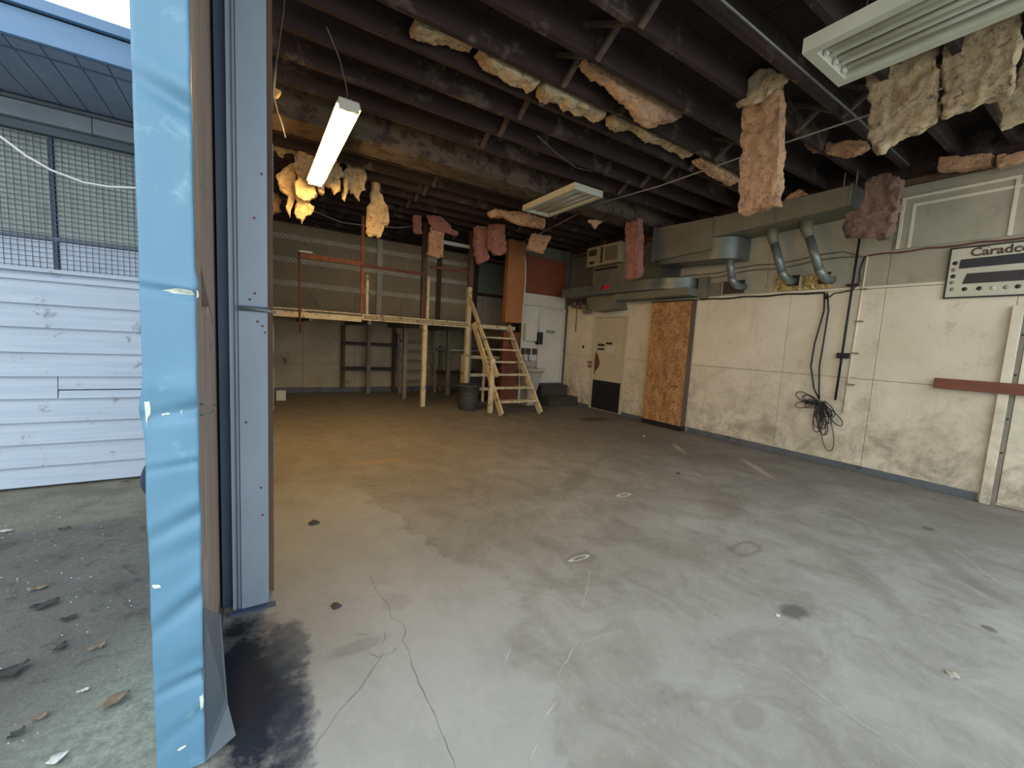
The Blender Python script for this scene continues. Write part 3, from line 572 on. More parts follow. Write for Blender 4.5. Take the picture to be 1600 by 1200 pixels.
# frames below the loft
sf = thing('shelf_frame', 'dark rough shelf frame against the far wall under the loft', 'shelf', (2.4, 10.2, 0))
for x in (1.83, 3.02): B(x-.035, x+.035, 10.18, 10.27, 0 if x > 2 else .1, 1.57).build('upright', 'brown_post', sf)
for z in (1.17, .58): B(1.80, 3.05, 10.1, 10.29, z-.04, z+.03).build('shelf_board', 'conc_step', sf)
rk = thing('ladder_rack', 'ladder-like timber rack leaning at the far wall under the loft', 'rack', (3.5, 10.1, 0))
for a, b in (((3.09, 9.95, 0), (3.07, 10.1, 1.45)), ((4.0, 9.95, 0), (3.98, 10.1, 1.6))): MB().bar(a, b, .07, .05, (0, 1, 0)).build('rail', 'grey_wood', rk)
for z in (.28, .55, .80, 1.05, 1.28): B(3.11, 3.96, 9.97, 10.07, z-.02, z+.02).build('rung', 'grey_wood', rk)
rk2 = thing('wall_shelving', 'dusty shelf bench at the far wall beside the grey bin', 'shelf', (4.7, 9.8, 0))
for x in (4.25, 5.2): B(x-.03, x+.03, 9.6, 9.66, 0, 1.2).build('upright', 'grey_wood', rk2); 
for x in (4.25, 5.2): B(x-.03, x+.03, 10.2, 10.26, 0, 1.2).build('upright', 'grey_wood', rk2)
B(4.1, 5.3, 9.58, 10.28, 1.1, 1.14).build('shelf_board', 'whitepaint', rk2); B(4.1, 5.3, 9.58, 10.28, .5, .54).build('shelf_board', 'brown_post', rk2)
B(4.28, 5.17, 10.15, 10.19, .55, 1.09).build('back_board', 'backwall', rk2)
cr_ = thing('cream_rack', 'cream timber crate rack standing behind the wooden stairs', 'rack', (4.55, 8.4, 0))
for x in (4.12, 4.5, 4.72, 4.98): B(x-.025, x+.025, 8.25, 8.3, 0, 1.12 if x != 4.72 else .9).build('upright', 'white_wood', cr_)
for z in (.30, 1.02, .62): B(4.05, 5.05, 8.2, 8.249, z-.035, z+.035).build('rail', 'white_wood', cr_)
for x in (4.12, 4.98): B(x-.025, x+.025, 8.6, 8.65, 0, 1.05).build('upright', 'white_wood', cr_)
B(4.08, 5.02, 8.301, 8.6, .62, .645).build('shelf_board', 'brown_post', cr_); B(4.08, 5.02, 8.301, 8.6, .27, .3).build('shelf_board', 'brown_post', cr_)
B(4.15, 4.6, 8.32, 8.58, .302, .58).build('dark_crate', 'dark', label='black crate inside the cream rack behind the stairs', category='crate', bevel=.01)

# stairs
sr = thing('wooden_stairs', 'open cream timber stairs with one handrail climbing to the loft', 'stairs', (4.45, 7.2, 0))
ya, yb, zt = 6.55, 7.96, 1.74
for xa, xb in ((3.99, 4.03), (4.90, 4.90)): MB().bar((xa, ya, .02), (xb, yb, zt), .045, .13, (0, 0, 1)).build('stringer', 'white_wood', sr, bevel=.003)
for i in range(1, 7):
    z = .245*i; y = ya+(yb-ya)*z/zt+.02; B(4.02, 4.89, y-.10, y+.08, z-.018, z+.018).build('tread', 'white_wood', sr, bevel=.003)
B(3.90, 3.985, 6.88, 6.95, 0, 1.06).build('newel_post', 'white_wood', sr, bevel=.004)
MB().bar((3.92, 8.0, 2.30), (3.96, 6.72, .74), .04, .09).build('handrail', 'white_wood', sr, bevel=.004)

# bin
bn = bn_ = thing('trash_bin', 'dark grey plastic bin standing beside the wooden stairs', 'bin', (3.70, 7.4, 0))
MB().lathe((3.70, 7.4, 0), [(.001, .005), (.175, .0), (.19, .03), (.205, .25), (.225, .47), (.235, .475), (.235, .51), (.215, .51), (.19, .05), (.001, .04)], 28).build('body', 'bin', bn); bn_ = bn.children[0] if bn.children else bn
for z in (.16, .33): MB().lathe((3.70, 7.4, z), [(.199 if z < .2 else .211, 0), (.213 if z < .2 else .222, .008), (.200 if z < .2 else .212, .02)], 28).build('rib', 'bin', bn_)
for s_ in (-1, 1): MB().tube([(3.70+s_*.232, 7.36, .49), (3.70+s_*.27, 7.37, .49), (3.70+s_*.27, 7.43, .49), (3.70+s_*.232, 7.44, .49)], .012, 6).build('handle', 'bin', bn)

# corner fittings
MB().tube([(5.12, 7.78, 3.3), (5.16, 7.78, 3.05), (5.17, 7.78, 2.7), (5.155, 7.78, 1.9), (5.15, 7.78, .5)], .016, 8).build('white_pipe', 'whitepaint', label='thin white pipe running down beside the plywood pier', category='pipe')
td = thing('paper_dispenser', 'white paper towel cabinet on the corner wall above the sink', 'dispenser', (5.4, 7.8, 1.45))
B(5.24, 5.55, 7.73, 7.84, 1.45, 1.83).build('cabinet', 'whitepaint', td, bevel=.01); B(5.26, 5.53, 7.724, 7.7295, 1.50, 1.80).build('front_cover', 'whitepaint', td, bevel=.004)
B(5.57, 5.70, 7.70, 7.815, 1.38, 1.66).build('soap_dispenser', 'dark', label='small black dispenser beside the white paper towel cabinet', category='dispenser', bevel=.015)
for i, (x, lab) in enumerate(((5.25, 'left'), (5.39, 'middle'), (5.56, 'right'))):
    t = thing('tap_box', 'small grey valve box above the sink, %s of three' % lab, 'valve box', (x, 7.8, 1.1), 'valve boxes above the sink')
    B(x-.045, x+.045, 7.78, 7.84, 1.14, 1.28).build('box_body', 'acdark', t, bevel=.005)
    if i < 2: MB().tube([(x, 7.80, 1.14), (x, 7.79, 1.02), (x+.03, 7.75, .98)], .01, 6).build('hose_stub', 'dark', t)
sk = thing('utility_sink', 'grimy white utility sink in the far corner beside the steps', 'sink', (5.45, 7.6, 0))
mb = MB(); o_ = [(5.2, 7.42), (5.74, 7.42), (5.74, 7.84), (5.2, 7.84)]
prof = [(0, .84), (.0, .78), (.04, .74), (.12, .32), (.13, 0.0)]
rings = []
for ins, z in prof:
    rings.append([(5.12+ins, 7.42+ins, z), (5.61-ins, 7.42+ins, z), (5.61-ins, 7.82, z), (5.12+ins, 7.82, z)])
vv = [p for r_ in rings for p in r_]; ff = [(4*i+j, 4*i+(j+1) % 4, 4*i+4+(j+1) % 4, 4*i+4+j) for i in range(len(prof)-1) for j in range(4)]
mb.add(vv, ff); inn = [(5.16, 7.46, .84), (5.57, 7.46, .84), (5.57, 7.78, .84), (5.16, 7.78, .84), (5.21, 7.5, .62), (5.52, 7.5, .62), (5.52, 7.75, .62), (5.21, 7.75, .62)]
mb.add([rings[0][i] for i in range(4)]+inn, [(i, (i+1) % 4, 4+(i+1) % 4, 4+i) for i in range(4)]+[(4+i, 4+(i+1) % 4, 8+(i+1) % 4, 8+i) for i in range(4)]+[(8, 9, 10, 11)])
mb.build('basin', 'porcelain', sk, bevel=.008); B(5.12, 5.61, 7.79, 7.84, .842, 1.0).build('splashback', 'porcelain', sk, bevel=.006)
B(.42, .59, 9.2, 9.34, 0, .20).build('white_box', 'whitepaint', label='small white box on the floor just right of the steel column', category='box', bevel=.01)

# ------------------------------------------------------------------ fluorescent fixtures
def fixture(x0, x1, y0, y1, z0, label, hung):
    t = thing('fluorescent_fixture', label, 'light fixture', ((x0+x1)/2, (y0+y1)/2, z0), 'unlit three tube ceiling fixtures')
    h = .085; mb = MB(); i = .055
    # tray: four sloping sides and a roof, open below
    mb.add([(x0, y0, z0), (x1, y0, z0), (x1, y1, z0), (x0, y1, z0), (x0, y0, z0+h), (x1, y0, z0+h), (x1, y1, z0+h), (x0, y1, z0+h),
            (x0+i, y0+i, z0), (x1-i, y0+i, z0), (x1-i, y1-i, z0), (x0+i, y1-i, z0), (x0+i*1.2, y0+i*1.3, z0+.065), (x1-i*1.2, y0+i*1.3, z0+.065), (x1-i*1.2, y1-i*1.3, z0+.065), (x0+i*1.2, y1-i*1.3, z0+.065)],
           [(4, 5, 6, 7), (0, 1, 5, 4), (1, 2, 6, 5), (2, 3, 7, 6), (3, 0, 4, 7), (0, 8, 9, 1), (1, 9, 10, 2), (2, 10, 11, 3), (3, 11, 8, 0), (8, 12, 13, 9), (9, 13, 14, 10), (10, 14, 15, 11), (11, 15, 12, 8)])
    mb.build('housing', 'fixture', t)
    B(x0+i*1.2, x1-i*1.2, y0+i*1.3, y1-i*1.3, z0+.064, z0+.068).build('reflector', 'fixture_in', t)
    n_ = 3; w_ = (x1-x0-2.4*i)
    for k_ in range(n_):
        x = x0+1.2*i+w_*(k_+.5)/n_
        MB().tube([(x, y0+i*1.5, z0+.035), (x, y1-i*1.5, z0+.035)], .0165, 10).build('tube', 'tube', t)
        for y in (y0+i*1.38, y1-i*1.38): B(x-.014, x+.014, y-.008, y+.008, z0+.008, z0+.0635).build('tube_socket', 'socket', t)
        if k_ < n_-1:
            xm = x+w_/n_/2; MB().prism([(xm-.022, z0+.0635), (xm+.022, z0+.0635), (xm, z0+.018)], 1, y0+i*1.5, y1-i*1.5).build('ridge', 'fixture', t)
    for y in (y0+.2, y1-.2):
        MB().tube([((x0+x1)/2, y, z0+h), ((x0+x1)/2, y, hung)], .004, 5).build('hanger', 'wire', t)
    return t
fixture(3.565, 4.07, 4.34, 5.56, 3.42, 'middle unlit cream three tube fixture hung below the girder', 3.519)
fixture(2.79, 3.31, .13, 1.365, 3.2, 'near unlit cream three tube fixture at the upper right beside the batts', 3.648)
# lit strip: narrow slotted reflector with warm tubes
t = thing('strip_light', 'glowing warm strip light hung on a cord among torn insulation', 'light fixture', (.72, 5.05, 3.27))
MB().prism([(.62, 3.30), (.64, 3.355), (.80, 3.355), (.82, 3.30), (.80, 3.302), (.785, 3.345), (.655, 3.345), (.64, 3.302)], 1, 3.92, 6.1).build('reflector', 'fixture', t)
for x in (.675, .765): MB().tube([(x, 3.95, 3.285), (x, 6.07, 3.285)], .026, 12).build('lit_tube', 'lit', t)
for y in (3.925, 6.09): B(.64, .80, y-.012, y+.012, 3.265, 3.345).build('end_socket', 'socket', t)
for x in (.69, .75):
    for y in (4.05, 4.4, 4.9, 5.4): B(x-.003, x+.003, y, y+.13, 3.25, 3.262).build('reflector_slot', 'dark', t)
for x in (.70, .74): B(x-.006, x+.006, 3.95, 3.99, 3.355, 3.38).build('hook', 'pipe', t)
MB().tube([(.72, 3.97, 3.36), (.70, 3.93, 3.45), (.62, 3.80, 3.58), (.5, 3.62, 3.66)], .005, 5).build('cord', 'wire', t); MB().tube([(.72, 5.75, 3.36), (.72, 5.75, 3.65)], .004, 5).build('hanger', 'wire', t)

# ------------------------------------------------------------------ cables overhead
a_ = [P(2, 3.58, *q) for q in ((780, 395), (935, 318), (1160, 245), (1350, 182))]; pts = [a_[0], a_[0].lerp(a_[1], .5)-Vector((0, 0, .02)), a_[1], a_[1].lerp(a_[2], .5)-Vector((0, 0, .03)), a_[2], a_[3], Vector((4.66, .9, 3.6))]
MB().tube(pts, .009, 6).build('overhead_cable', 'wire_pale', label='long pale cable stretched under the joists from the loft to the batts', category='cable')
MB().tube([(.3, 1.77, 3.63), (2.6, 1.765, 3.632), (4.6, 1.77, 3.63), (6.2, 1.77, 3.6)], .010, 8).build('overhead_conduit', 'sheetmetal', label='shiny conduit under a joist beside the near unlit fixture', category='conduit')
q0, q1, q2 = P(1, 7.9, 490, 330), P(1, 7.9, 575, 353), P(1, 7.9, 660, 352)
MB().tube([q0, q0.lerp(q1, .5)-Vector((0, 0, .06)), q1, q1.lerp(q2, .5)-Vector((0, 0, .04)), q2], .009, 5).build('slack_cable', 'wire_pale', label='slack pale cable sagging above the loft guard', category='cable')
q = [P(1, 3.0, *z) for z in ((447, -30), (443, 20), (436, 70), (427, 130), (424, 200))]; MB().tube(q, .004, 5).build('hanging_wire', 'wire', label='thin wire hanging down beside the steel column', category='wire')
q = [P(1, 4.2, 432, 95)]+[P(1, 4.4, *z) for z in ((428, 150), (434, 175), (440, 192), (446, 215))]; MB().tube(q, .006, 5).build('hanging_wire', 'wire_pale', label='short pale wire end above the insulation left of the lit lamp', category='wire')
q = [P(1, 3.9, *z) for z in ((840, 212), (870, 240), (900, 262), (925, 268))]; MB().tube([(v_.x, v_.y, min(v_.z, 3.66)) for v_ in q], .005, 5).build('hanging_wire', 'wire', label='thin wire drooping from the joists right of centre', category='wire')

for q_ in ((1318, 293), (1338, 286)):
    p_ = P(0, 6.1, *q_); MB().tube([(p_.x, p_.y, 3.455), (p_.x, p_.y, 3.66)], .006, 6).build('duct_hanger', 'wire_pale', du)
pa, pb = P(1, 4.6, 1095, 306), P(1, 4.62, 1130, 290)
MB().bar((pa.x, 4.58, min(3.64, pa.z)), (pb.x, 4.62, min(3.66, pb.z)), .02, .02).build('pale_stick', 'white_wood', label='pale broken stick poking from the joists left of the tall batt', category='stick')
# ------------------------------------------------------------------ insulation batts
def batt(label, pts, ax, val, thick, m='batt_tan', amp=.02, vox=.018, rag=0., name='insulation_batt'):
    w3 = [P(ax, val, *p) for p in pts]; poly = [tuple(v[i] for i in range(3) if i != ax) for v in w3]
    fine = []                                             # ragged outline
    for i, p in enumerate(poly):
        q = poly[(i+1) % len(poly)]; L = math.hypot(q[0]-p[0], q[1]-p[1]); n = max(1, int(L/.05))
        for j in range(n):
            t = j/n; jx = random.uniform(-1, 1)*(.006+rag*.028); jz = random.uniform(-1, 1)*(.006+rag*.05)
            fine.append((p[0]+(q[0]-p[0])*t+jx, p[1]+(q[1]-p[1])*t+jz))
    mb = MB().prism(fine, ax, val, val+thick)
    c_ = sum(w3, Vector())/len(w3); c_.z = min(v.z for v in w3)
    o = mb.build(name, m, loc=c_)
    bm = bmesh.new(); bm.from_mesh(o.data); bmesh.ops.triangulate(bm, faces=bm.faces); bmesh.ops.recalc_face_normals(bm, faces=bm.faces); bm.to_mesh(o.data); bm.free()
    md = o.modifiers.new('r', 'REMESH'); md.mode = 'VOXEL'; md.voxel_size = vox; md.use_smooth_shade = True
    bpy.context.view_layer.update(); me = bpy.data.meshes.new_from_object(o.evaluated_get(bpy.context.evaluated_depsgraph_get())); o.modifiers.clear()
    me.name = name; off = Vector((random.uniform(0, 50),)*3)
    for v, nn in [(v, v.normal.copy()) for v in me.vertices]:
        p = v.co+off; d = noise.fractal(p*12, 1.0, 2.0, 3)*amp*1.1 + noise.noise(p*5)*amp*.3 - abs(noise.noise(Vector((p.x*16, p.y*16, p.z*6))))*amp*1.3
        v.co += nn*d
    if not me.materials: me.materials.append(M[m])
    old = o.data; o.data = me; bpy.data.meshes.remove(old)
    o['label'] = label; o['category'] = 'insulation'; return o
batt('tall pink-tan insulation batt hanging in front of the upper duct', [(1157, 170), (1163, 140), (1218, 118), (1220, 160), (1218, 250), (1215, 319), (1151, 333), (1153, 260)], 0, 3.78, .12, 'batt_pink', .022)
batt('folded tan flap crumpled over the top of the tall hanging batt', CR(980, 0, 5.333, [(890, 880), (960, 790), (1010, 660), (1080, 580), (1180, 550), (1330, 640), (1270, 700), (1100, 830), (970, 880)]), 0, 3.70, .07, 'batt_tan', .02)
batt('broad tan insulation batt hanging directly right of the near fixture end', CR(1000, 0, 2.667, [(935, 250), (1233, 130), (1243, 470), (1220, 520), (1110, 560), (1030, 600), (1010, 635), (980, 632), (950, 600)]), 0, 4.32, .10, 'batt_tan', .024)
batt('second broad tan batt hanging at the upper right behind the near fixture', CR(1000, 0, 2.667, [(1258, 120), (1590, 40), (1550, 370), (1500, 395), (1260, 475)]), 0, 4.32, .10, 'batt_tan', .024)
batt('dull batt cut off by the right edge of the photo below the near fixture', CR(1000, 0, 2.667, [(1480, 420), (1560, 370), (1600, 200), (1700, 150), (1700, 470), (1500, 535)]), 0, 4.75, .09, 'batt_tan', .02)
batt('pinkish curled batt slumped between the tall batt and the broad tan batt', CR(1220, 180, 7.5, [(265, 270), (450, 270), (620, 320), (800, 255), (960, 280), (1020, 360), (880, 450), (770, 490), (600, 460), (300, 390)]), 0, 5.3, .12, 'batt_pink', .02)
batt('sooty brown batt hanging at the right end of the upper duct', CR(1000, 0, 2.667, [(945, 740), (1040, 715), (1092, 750), (1075, 860), (1050, 940), (1025, 1000), (940, 985), (850, 990), (845, 900), (915, 860)]), 0, 5.87, .11, 'batt_brown', .03)
batt('left pink batt tucked along the top of the right wall', CR(1000, 0, 2.667, [(1240, 650), (1470, 635), (1465, 690), (1235, 715)]), 0, 6.25, .12, 'batt_pink', .012)
batt('right pink batt tucked along the top of the right wall', CR(1000, 0, 2.667, [(1480, 645), (1680, 610), (1680, 650), (1480, 700)]), 0, 6.25, .12, 'batt_pink', .012)
batt('tan tuft lying on top of the upper duct beside the tall batt', CR(1000, 0, 2.667, [(595, 830), (660, 782), (690, 808), (650, 828), (600, 842)]), 0, 6.02, .15, 'batt_pink', .015)
batt('rose pink batt hanging upright between the air conditioner and upper duct', CR(870, 260, 5, [(530, 430), (600, 405), (636, 405), (640, 600), (640, 820), (620, 872), (530, 885), (532, 700)]), 0, 5.4, .14, 'batt_rose', .016)
batt('small orange star-shaped scrap stuck on the girder beyond the middle fixture', CR(870, 260, 5, [(250, 410), (300, 415), (320, 385), (345, 405), (390, 400), (345, 445), (300, 492), (285, 450), (245, 440)]), 1, 5.41, .05, 'batt_pink', .01, .014)
batt('long thin tan strip wedged between joists, leftmost at the top', CR(420, 0, 2.712, [(625, 55), (760, 100), (900, 185), (860, 182), (740, 147), (623, 122)]), 1, 3.18, .15, 'batt_tan', .012)
batt('tan strip between joists right of the leftmost strip', CR(420, 0, 2.712, [(895, 185), (1165, 315), (1138, 368), (1040, 315), (955, 270), (930, 240)]), 1, 3.18, .15, 'batt_tan', .014)
batt('tan strip with a torn tuft between joists above the middle fixture', CR(420, 0, 2.712, [(1175, 325), (1445, 460), (1420, 502), (1310, 450), (1225, 412), (1205, 425), (1192, 400), (1168, 395)]), 1, 3.18, .15, 'batt_tan', .014, rag=.5)
batt('long tan strip sagging from the joists right of the torn tuft strip', CR(860, 150, 5.333, [(530, 120), (800, 240), (1225, 460), (1185, 502), (1100, 442), (930, 362), (860, 355), (760, 262), (710, 240), (610, 267), (540, 210)]), 1, 3.19, .14, 'batt_tan', .014)
batt('tan strip in the joists just left of the tall hanging batt', CR(860, 150, 5.333, [(1255, 500), (1570, 630), (1570, 735), (1400, 650), (1260, 540)]), 1, 3.19, .14, 'batt_pink', .014)
batt('wide torn tan flap drooping between the joists above centre right', [(914, 90), (962, 108), (982, 117), (1032, 150), (1068, 172), (1068, 182), (1060, 188), (1038, 188), (1025, 196), (1004, 182), (995, 163), (978, 150), (955, 125), (925, 108)], 1, 2.80, .12, 'batt_pink', .018)
L = lambda pts: CR(400, 100, 4.8, pts)
batt('dark drape of torn insulation left of the glowing lamp', L([(90, 480), (200, 445), (320, 520), (380, 465), (475, 470), (450, 640), (380, 670), (300, 665), (240, 620), (200, 700), (150, 680), (100, 620)]), 1, 6.25, .10, 'batt_tan', .018, .014, 1)
batt('amber lit batt hanging left of the lamp end', L([(300, 670), (430, 640), (450, 860), (455, 980), (400, 1015), (330, 1000), (295, 960), (300, 800)]), 1, 6.2, .12, 'batt_tan', .026, .014, .7)
batt('ragged batt at the lower left of the lamp cluster', L([(160, 820), (290, 740), (300, 960), (270, 1060), (250, 1140), (225, 1060), (240, 980), (190, 930)]), 1, 6.32, .07, 'batt_tan', .012, .012, .8)
batt('lowest dangling scrap of the lamp cluster', L([(300, 1012), (400, 1012), (440, 1090), (380, 1150), (340, 1195), (290, 1110)]), 1, 6.28, .06, 'batt_tan', .012, .012, .8)
batt('amber lit batt immediately right of the glowing lamp', L([(560, 540), (700, 530), (735, 640), (735, 745), (650, 745), (580, 720)]), 1, 6.22, .12, 'batt_tan', .022, .014, .8)
batt('bright torn clump just below the end of the glowing lamp', L([(450, 780), (560, 790), (620, 735), (650, 820), (640, 925), (600, 955), (560, 925), (520, 900), (505, 960), (480, 970), (455, 900)]), 1, 6.22, .09, 'batt_tan', .016, .012, .9)
batt('jagged hanging tongue at the right of the lamp cluster', L([(665, 800), (740, 750), (790, 640), (830, 780), (840, 850), (810, 960), (770, 1010), (700, 960), (690, 900), (665, 1020), (648, 1000), (650, 900)]), 1, 6.35, .07, 'batt_tan', .014, .012, .8)
batt('dim rag of insulation beside the steel column below the lamp', L([(100, 950), (180, 960), (190, 1090), (150, 1110), (120, 1160), (100, 1100)]), 1, 6.6, .06, 'batt_brown', .02, .02, 1)
batt('thin torn strip crossing above the amber lit batt', L([(290, 560), (360, 600), (440, 590), (480, 640), (420, 670), (340, 660), (280, 630)]), 1, 6.14, .04, 'batt_tan', .01, .012, .6)
batt('faint rag hanging at the far right of the lamp cluster', L([(735, 590), (800, 610), (812, 640), (780, 690), (745, 650)]), 1, 6.4, .04, 'batt_brown', .01, .012, .6)
batt('slender torn icicle beneath the right of the lamp', L([(655, 860), (700, 850), (690, 930), (668, 1030), (648, 1015), (655, 930)]), 1, 6.25, .04, 'batt_tan', .008, .010, .4)
batt('spindle-shaped amber batt hanging alone above the loft corner', [(585, 266), (591, 266), (596, 300), (606, 322), (611, 345), (604, 352), (596, 372), (588, 366), (578, 368), (573, 350), (577, 325), (581, 300)], 1, 6.55, .12, 'batt_tan', .02, .018, .5)
batt('small pale tuft hanging on the wire beside the steel column', L([(140, 160), (180, 175), (200, 205), (165, 245), (145, 235), (135, 200)]), 1, 4.4, .06, 'batt_tan', .01, .014)
G = lambda pts: CR(560, 160, 5.333, pts)
batt('short rose batt left of the brown loft post', G([(455, 935), (535, 940), (530, 1060), (545, 1095), (470, 1090), (460, 1000)]), 1, 7.6, .10, 'batt_rose', .016)
batt('rose batt draped diagonally over the brown loft post', G([(570, 935), (700, 940), (790, 1050), (850, 1080), (830, 1115), (740, 1090), (620, 1060)]), 1, 7.55, .10, 'batt_rose', .018)
H = lambda pts: CR(640, 330, 3.635, pts)
batt('hanging tan and rose batt just right of the brown loft post', H([(120, 85), (200, 120), (195, 265), (150, 268), (105, 245), (110, 150)]), 1, 7.6, .08, 'batt_pink', .02)
batt('left of two rose batts hanging above the stair head', H([(375, 80), (447, 88), (458, 275), (395, 300), (378, 240)]), 1, 7.4, .14, 'batt_rose', .02)
batt('right of two rose batts hanging above the stair head', H([(458, 70), (545, 70), (552, 240), (500, 252), (460, 215)]), 1, 7.15, .14, 'batt_rose', .02)
batt('small square batt hanging in front of the red-brown corner panel', H([(705, 120), (810, 140), (765, 245), (670, 215)]), 1, 6.98, .10, 'batt_pink', .02)
batt('curved mottled batt under the girder left of the middle fixture', H([(450, 0), (505, -12), (640, 0), (780, 40), (768, 100), (620, 72), (540, 30), (470, 35)]), 1, 6.18, .12, 'batt_pink', .02)
batt('orange tuft tucked against the girder beside the middle fixture', G([(1385, 690), (1470, 680), (1440, 720), (1400, 745)]), 1, 5.42, .07, 'batt_pink', .012, .015)

# ------------------------------------------------------------------ steel column at the doorway
sc_ = thing('steel_column', 'slate blue steel column beside the doorway', 'column', (0, 2.35, 0))
B(-.046, .071, 2.30, 2.315, 0, 3.6).build('front_flange', 'column', sc_, bevel=.002)
B(-.082, -.047, 2.31, 2.325, 0, 3.6).build('side_strip', 'column', sc_, bevel=.002); B(-.062, -.058, 2.302, 2.309, 0, 3.6).build('seam_bead', 'column_dark', sc_)
B(.0, .012, 2.316, 2.40, 0, 3.6).build('web', 'column_dark', sc_); B(-.046, .071, 2.401, 2.415, 0, 3.6).build('rear_flange', 'column', sc_)
B(-.125, -.083, 2.36, 2.45, 0, 3.6).build('channel', 'column_dark', sc_)
B(-.05, .075, 2.294, 2.2995, 1.475, 1.50).build('splice_strip', 'column_dark', sc_)
MB().tube([(-.04, 2.285, 1.488), (.05, 2.285, 1.484), (.105, 2.30, 1.478)], .006, 6).build('latch_rod', 'pipe', sc_)
B(-.10, .10, 2.27, 2.299, 0, .012).build('base_plate', 'column_dark', sc_)
for x, z in ((.02, 1.56), (.0, 1.53), (.05, 1.41), (.03, 1.43), (.06, 1.38), (.04, .62), (-.02, .95), (.045, .48), (.02, 1.9), (.05, 2.1)):
    MB().lathe((x, 2.2985, z), [(.0005, 0), (.005, 0), (.006, .0012)], 7, 1).build('rust_spot', 'rust_red', sc_)

# ------------------------------------------------------------------ sliding door seen edge on
sd = thing('sliding_door', 'blue metal clad sliding door seen edge-on with dented leading edge', 'door', (-.19, 3.0, 0))
dents = [(145, .018, .03, -.35), (455, .012, .012, -.1), (632, .012, .03, .0), (648, .016, .02, .15), (730, .006, .012, .1), (826, .012, .025, .5), (870, .006, .03, .3), (965, .016, .03, .7), (1060, .010, .05, .3), (1080, .014, .02, .2), (1150, .008, .03, .6)]
nx, nz = 14, 420; zt_ = 3.3; v_ = []; f_ = []
def edge_off(t, z):
    d = 0
    for py, dep, wz, sl in dents:
        zc = P(1, 1.5, 255, py).z + sl*.12*(t-.5); q = (z-zc)/wz
        d += dep*(math.exp(-q*q) - .55*math.exp(-((q-1.6)/1.2)**2))*(.35+.65*t)
    return d + .0025*noise.noise(Vector((t*2, z*6, 1)))
for j in range(nz+1):
    z = zt_*j/nz
    for i in range(nx+1):
        t = i/nx; x = -.252+.120*t
        if i == 0: x += .004*noise.noise(Vector((0, z*4, 3))) - .010*math.exp(-((z-1.155)/.05)**2)
        if i == nx: x += .003*noise.noise(Vector((5, z*7, 3))) + .006*math.exp(-((z-1.52)/.02)**2)
        v_.append((x, 1.5+edge_off(t, z), z))
for j in range(nz):
    for i in range(nx): q = j*(nx+1)+i; f_.append((q, q+1, q+nx+2, q+nx+1))
# short returns along both faces
nb = len(v_)
for j in range(nz+1): z = zt_*j/nz; v_.append((-.252, 1.60, z)); 
for j in range(nz+1): z = zt_*j/nz; v_.append((v_[j*(nx+1)+nx][0]-.001, 1.545, z))
for j in range(nz):
    f_.append((j*(nx+1), (j+1)*(nx+1), nb+j+1, nb+j)); f_.append((j*(nx+1)+nx, nb+nz+1+j, nb+nz+2+j, (j+1)*(nx+1)+nx))
MB().add(v_, f_, True).build('metal_edge', 'blue_metal', sd)
B(-.252, -.246, 1.6, 4.6, .0, zt_).build('outer_cladding', 'blue_metal', sd)
B(-.245, -.166, 1.56, 4.6, .02, zt_-.02).build('core_frame', 'door_wood', sd)
B(-.165, -.134, 1.546, 1.70, .62, zt_-.02).build('stile_board', 'door_wood', sd)
B(-.165, -.132, 1.703, 2.02, .4, 1.44).build('stile_board', 'door_wood', sd); B(-.165, -.134, 1.703, 2.02, 1.62, 3.2).build('stile_board', 'door_wood', sd)
B(-.165, -.136, 2.023, 4.6, .05, 3.2).build('stile_board', 'door_wood', sd)
MB().bar((-.148, 1.56, 1.70), (-.148, 2.24, 1.46), .03, .12).build('brace', 'door_wood', sd)
fl = [P(1, 1.502, 318, 950), Vector((-.133, 1.502, 0)), Vector((-.052, 1.56, 0)), P(1, 1.62, 356, 1100), P(1, 1.72, 345, 960)]
fv = fl+[p+Vector((-.004, .006, 0)) for p in fl]
MB().add(fv, [(0, 1, 2, 3, 4), (9, 8, 7, 6, 5)]+[(i, 5+i, 5+(i+1) % 5, (i+1) % 5) for i in range(5)]).build('bent_flap', 'flap', sd)
q = P(1, 1.62, 333, 635); MB().tube([(-.132, 1.57, q.z+.016), (-.112, 1.57, q.z+.016), (-.100, 1.60, q.z+.010), (-.098, 1.61, q.z), (-.100, 1.60, q.z-.012), (-.112, 1.57, q.z-.018), (-.132, 1.57, q.z-.018)], .0028, 8).build('pull_hook', 'sheetmetal', sd)
def chip(pxs, y=1.497, m='chip'):
    pl = [P(1, y, *p) for p in pxs]; n = len(pl); c_ = sum(pl, Vector())/n; ring = []
    for i in range(n):
        for t in (0, .5):
            p = pl[i].lerp(pl[(i+1) % n], t); ring.append(p+Vector((random.uniform(-.0015, .0015), 0, random.uniform(-.0015, .0015))))
    v_ = [c_]+ring
    o_ = []
    for p in v_:
        t = (p.x+.252)/.12; o_.append((p.x, 1.4985+edge_off(max(0, min(1, t)), p.z), p.z))
    MB().add(o_, [(0, i+1, (i+1) % len(ring)+1) for i in range(len(ring))]).build('paint_chip', m, sd)
chip([(252, 453), (275, 450), (300, 454), (303, 461), (292, 460), (270, 458)]); chip([(226, 628), (233, 627), (236, 640), (231, 655), (229, 668), (226, 655)])
chip([(249, 648), (262, 646), (266, 649), (252, 650)]); chip([(280, 644), (284, 641), (283, 649)]); chip([(312, 1088), (317, 1084), (318, 1106), (314, 1112)])
chip([(307, 455), (309, 452), (310, 463), (307, 466)]); chip([(238, 914), (250, 913), (252, 918), (240, 920)]); chip([(276, 1172), (290, 1164), (292, 1166), (280, 1174)])

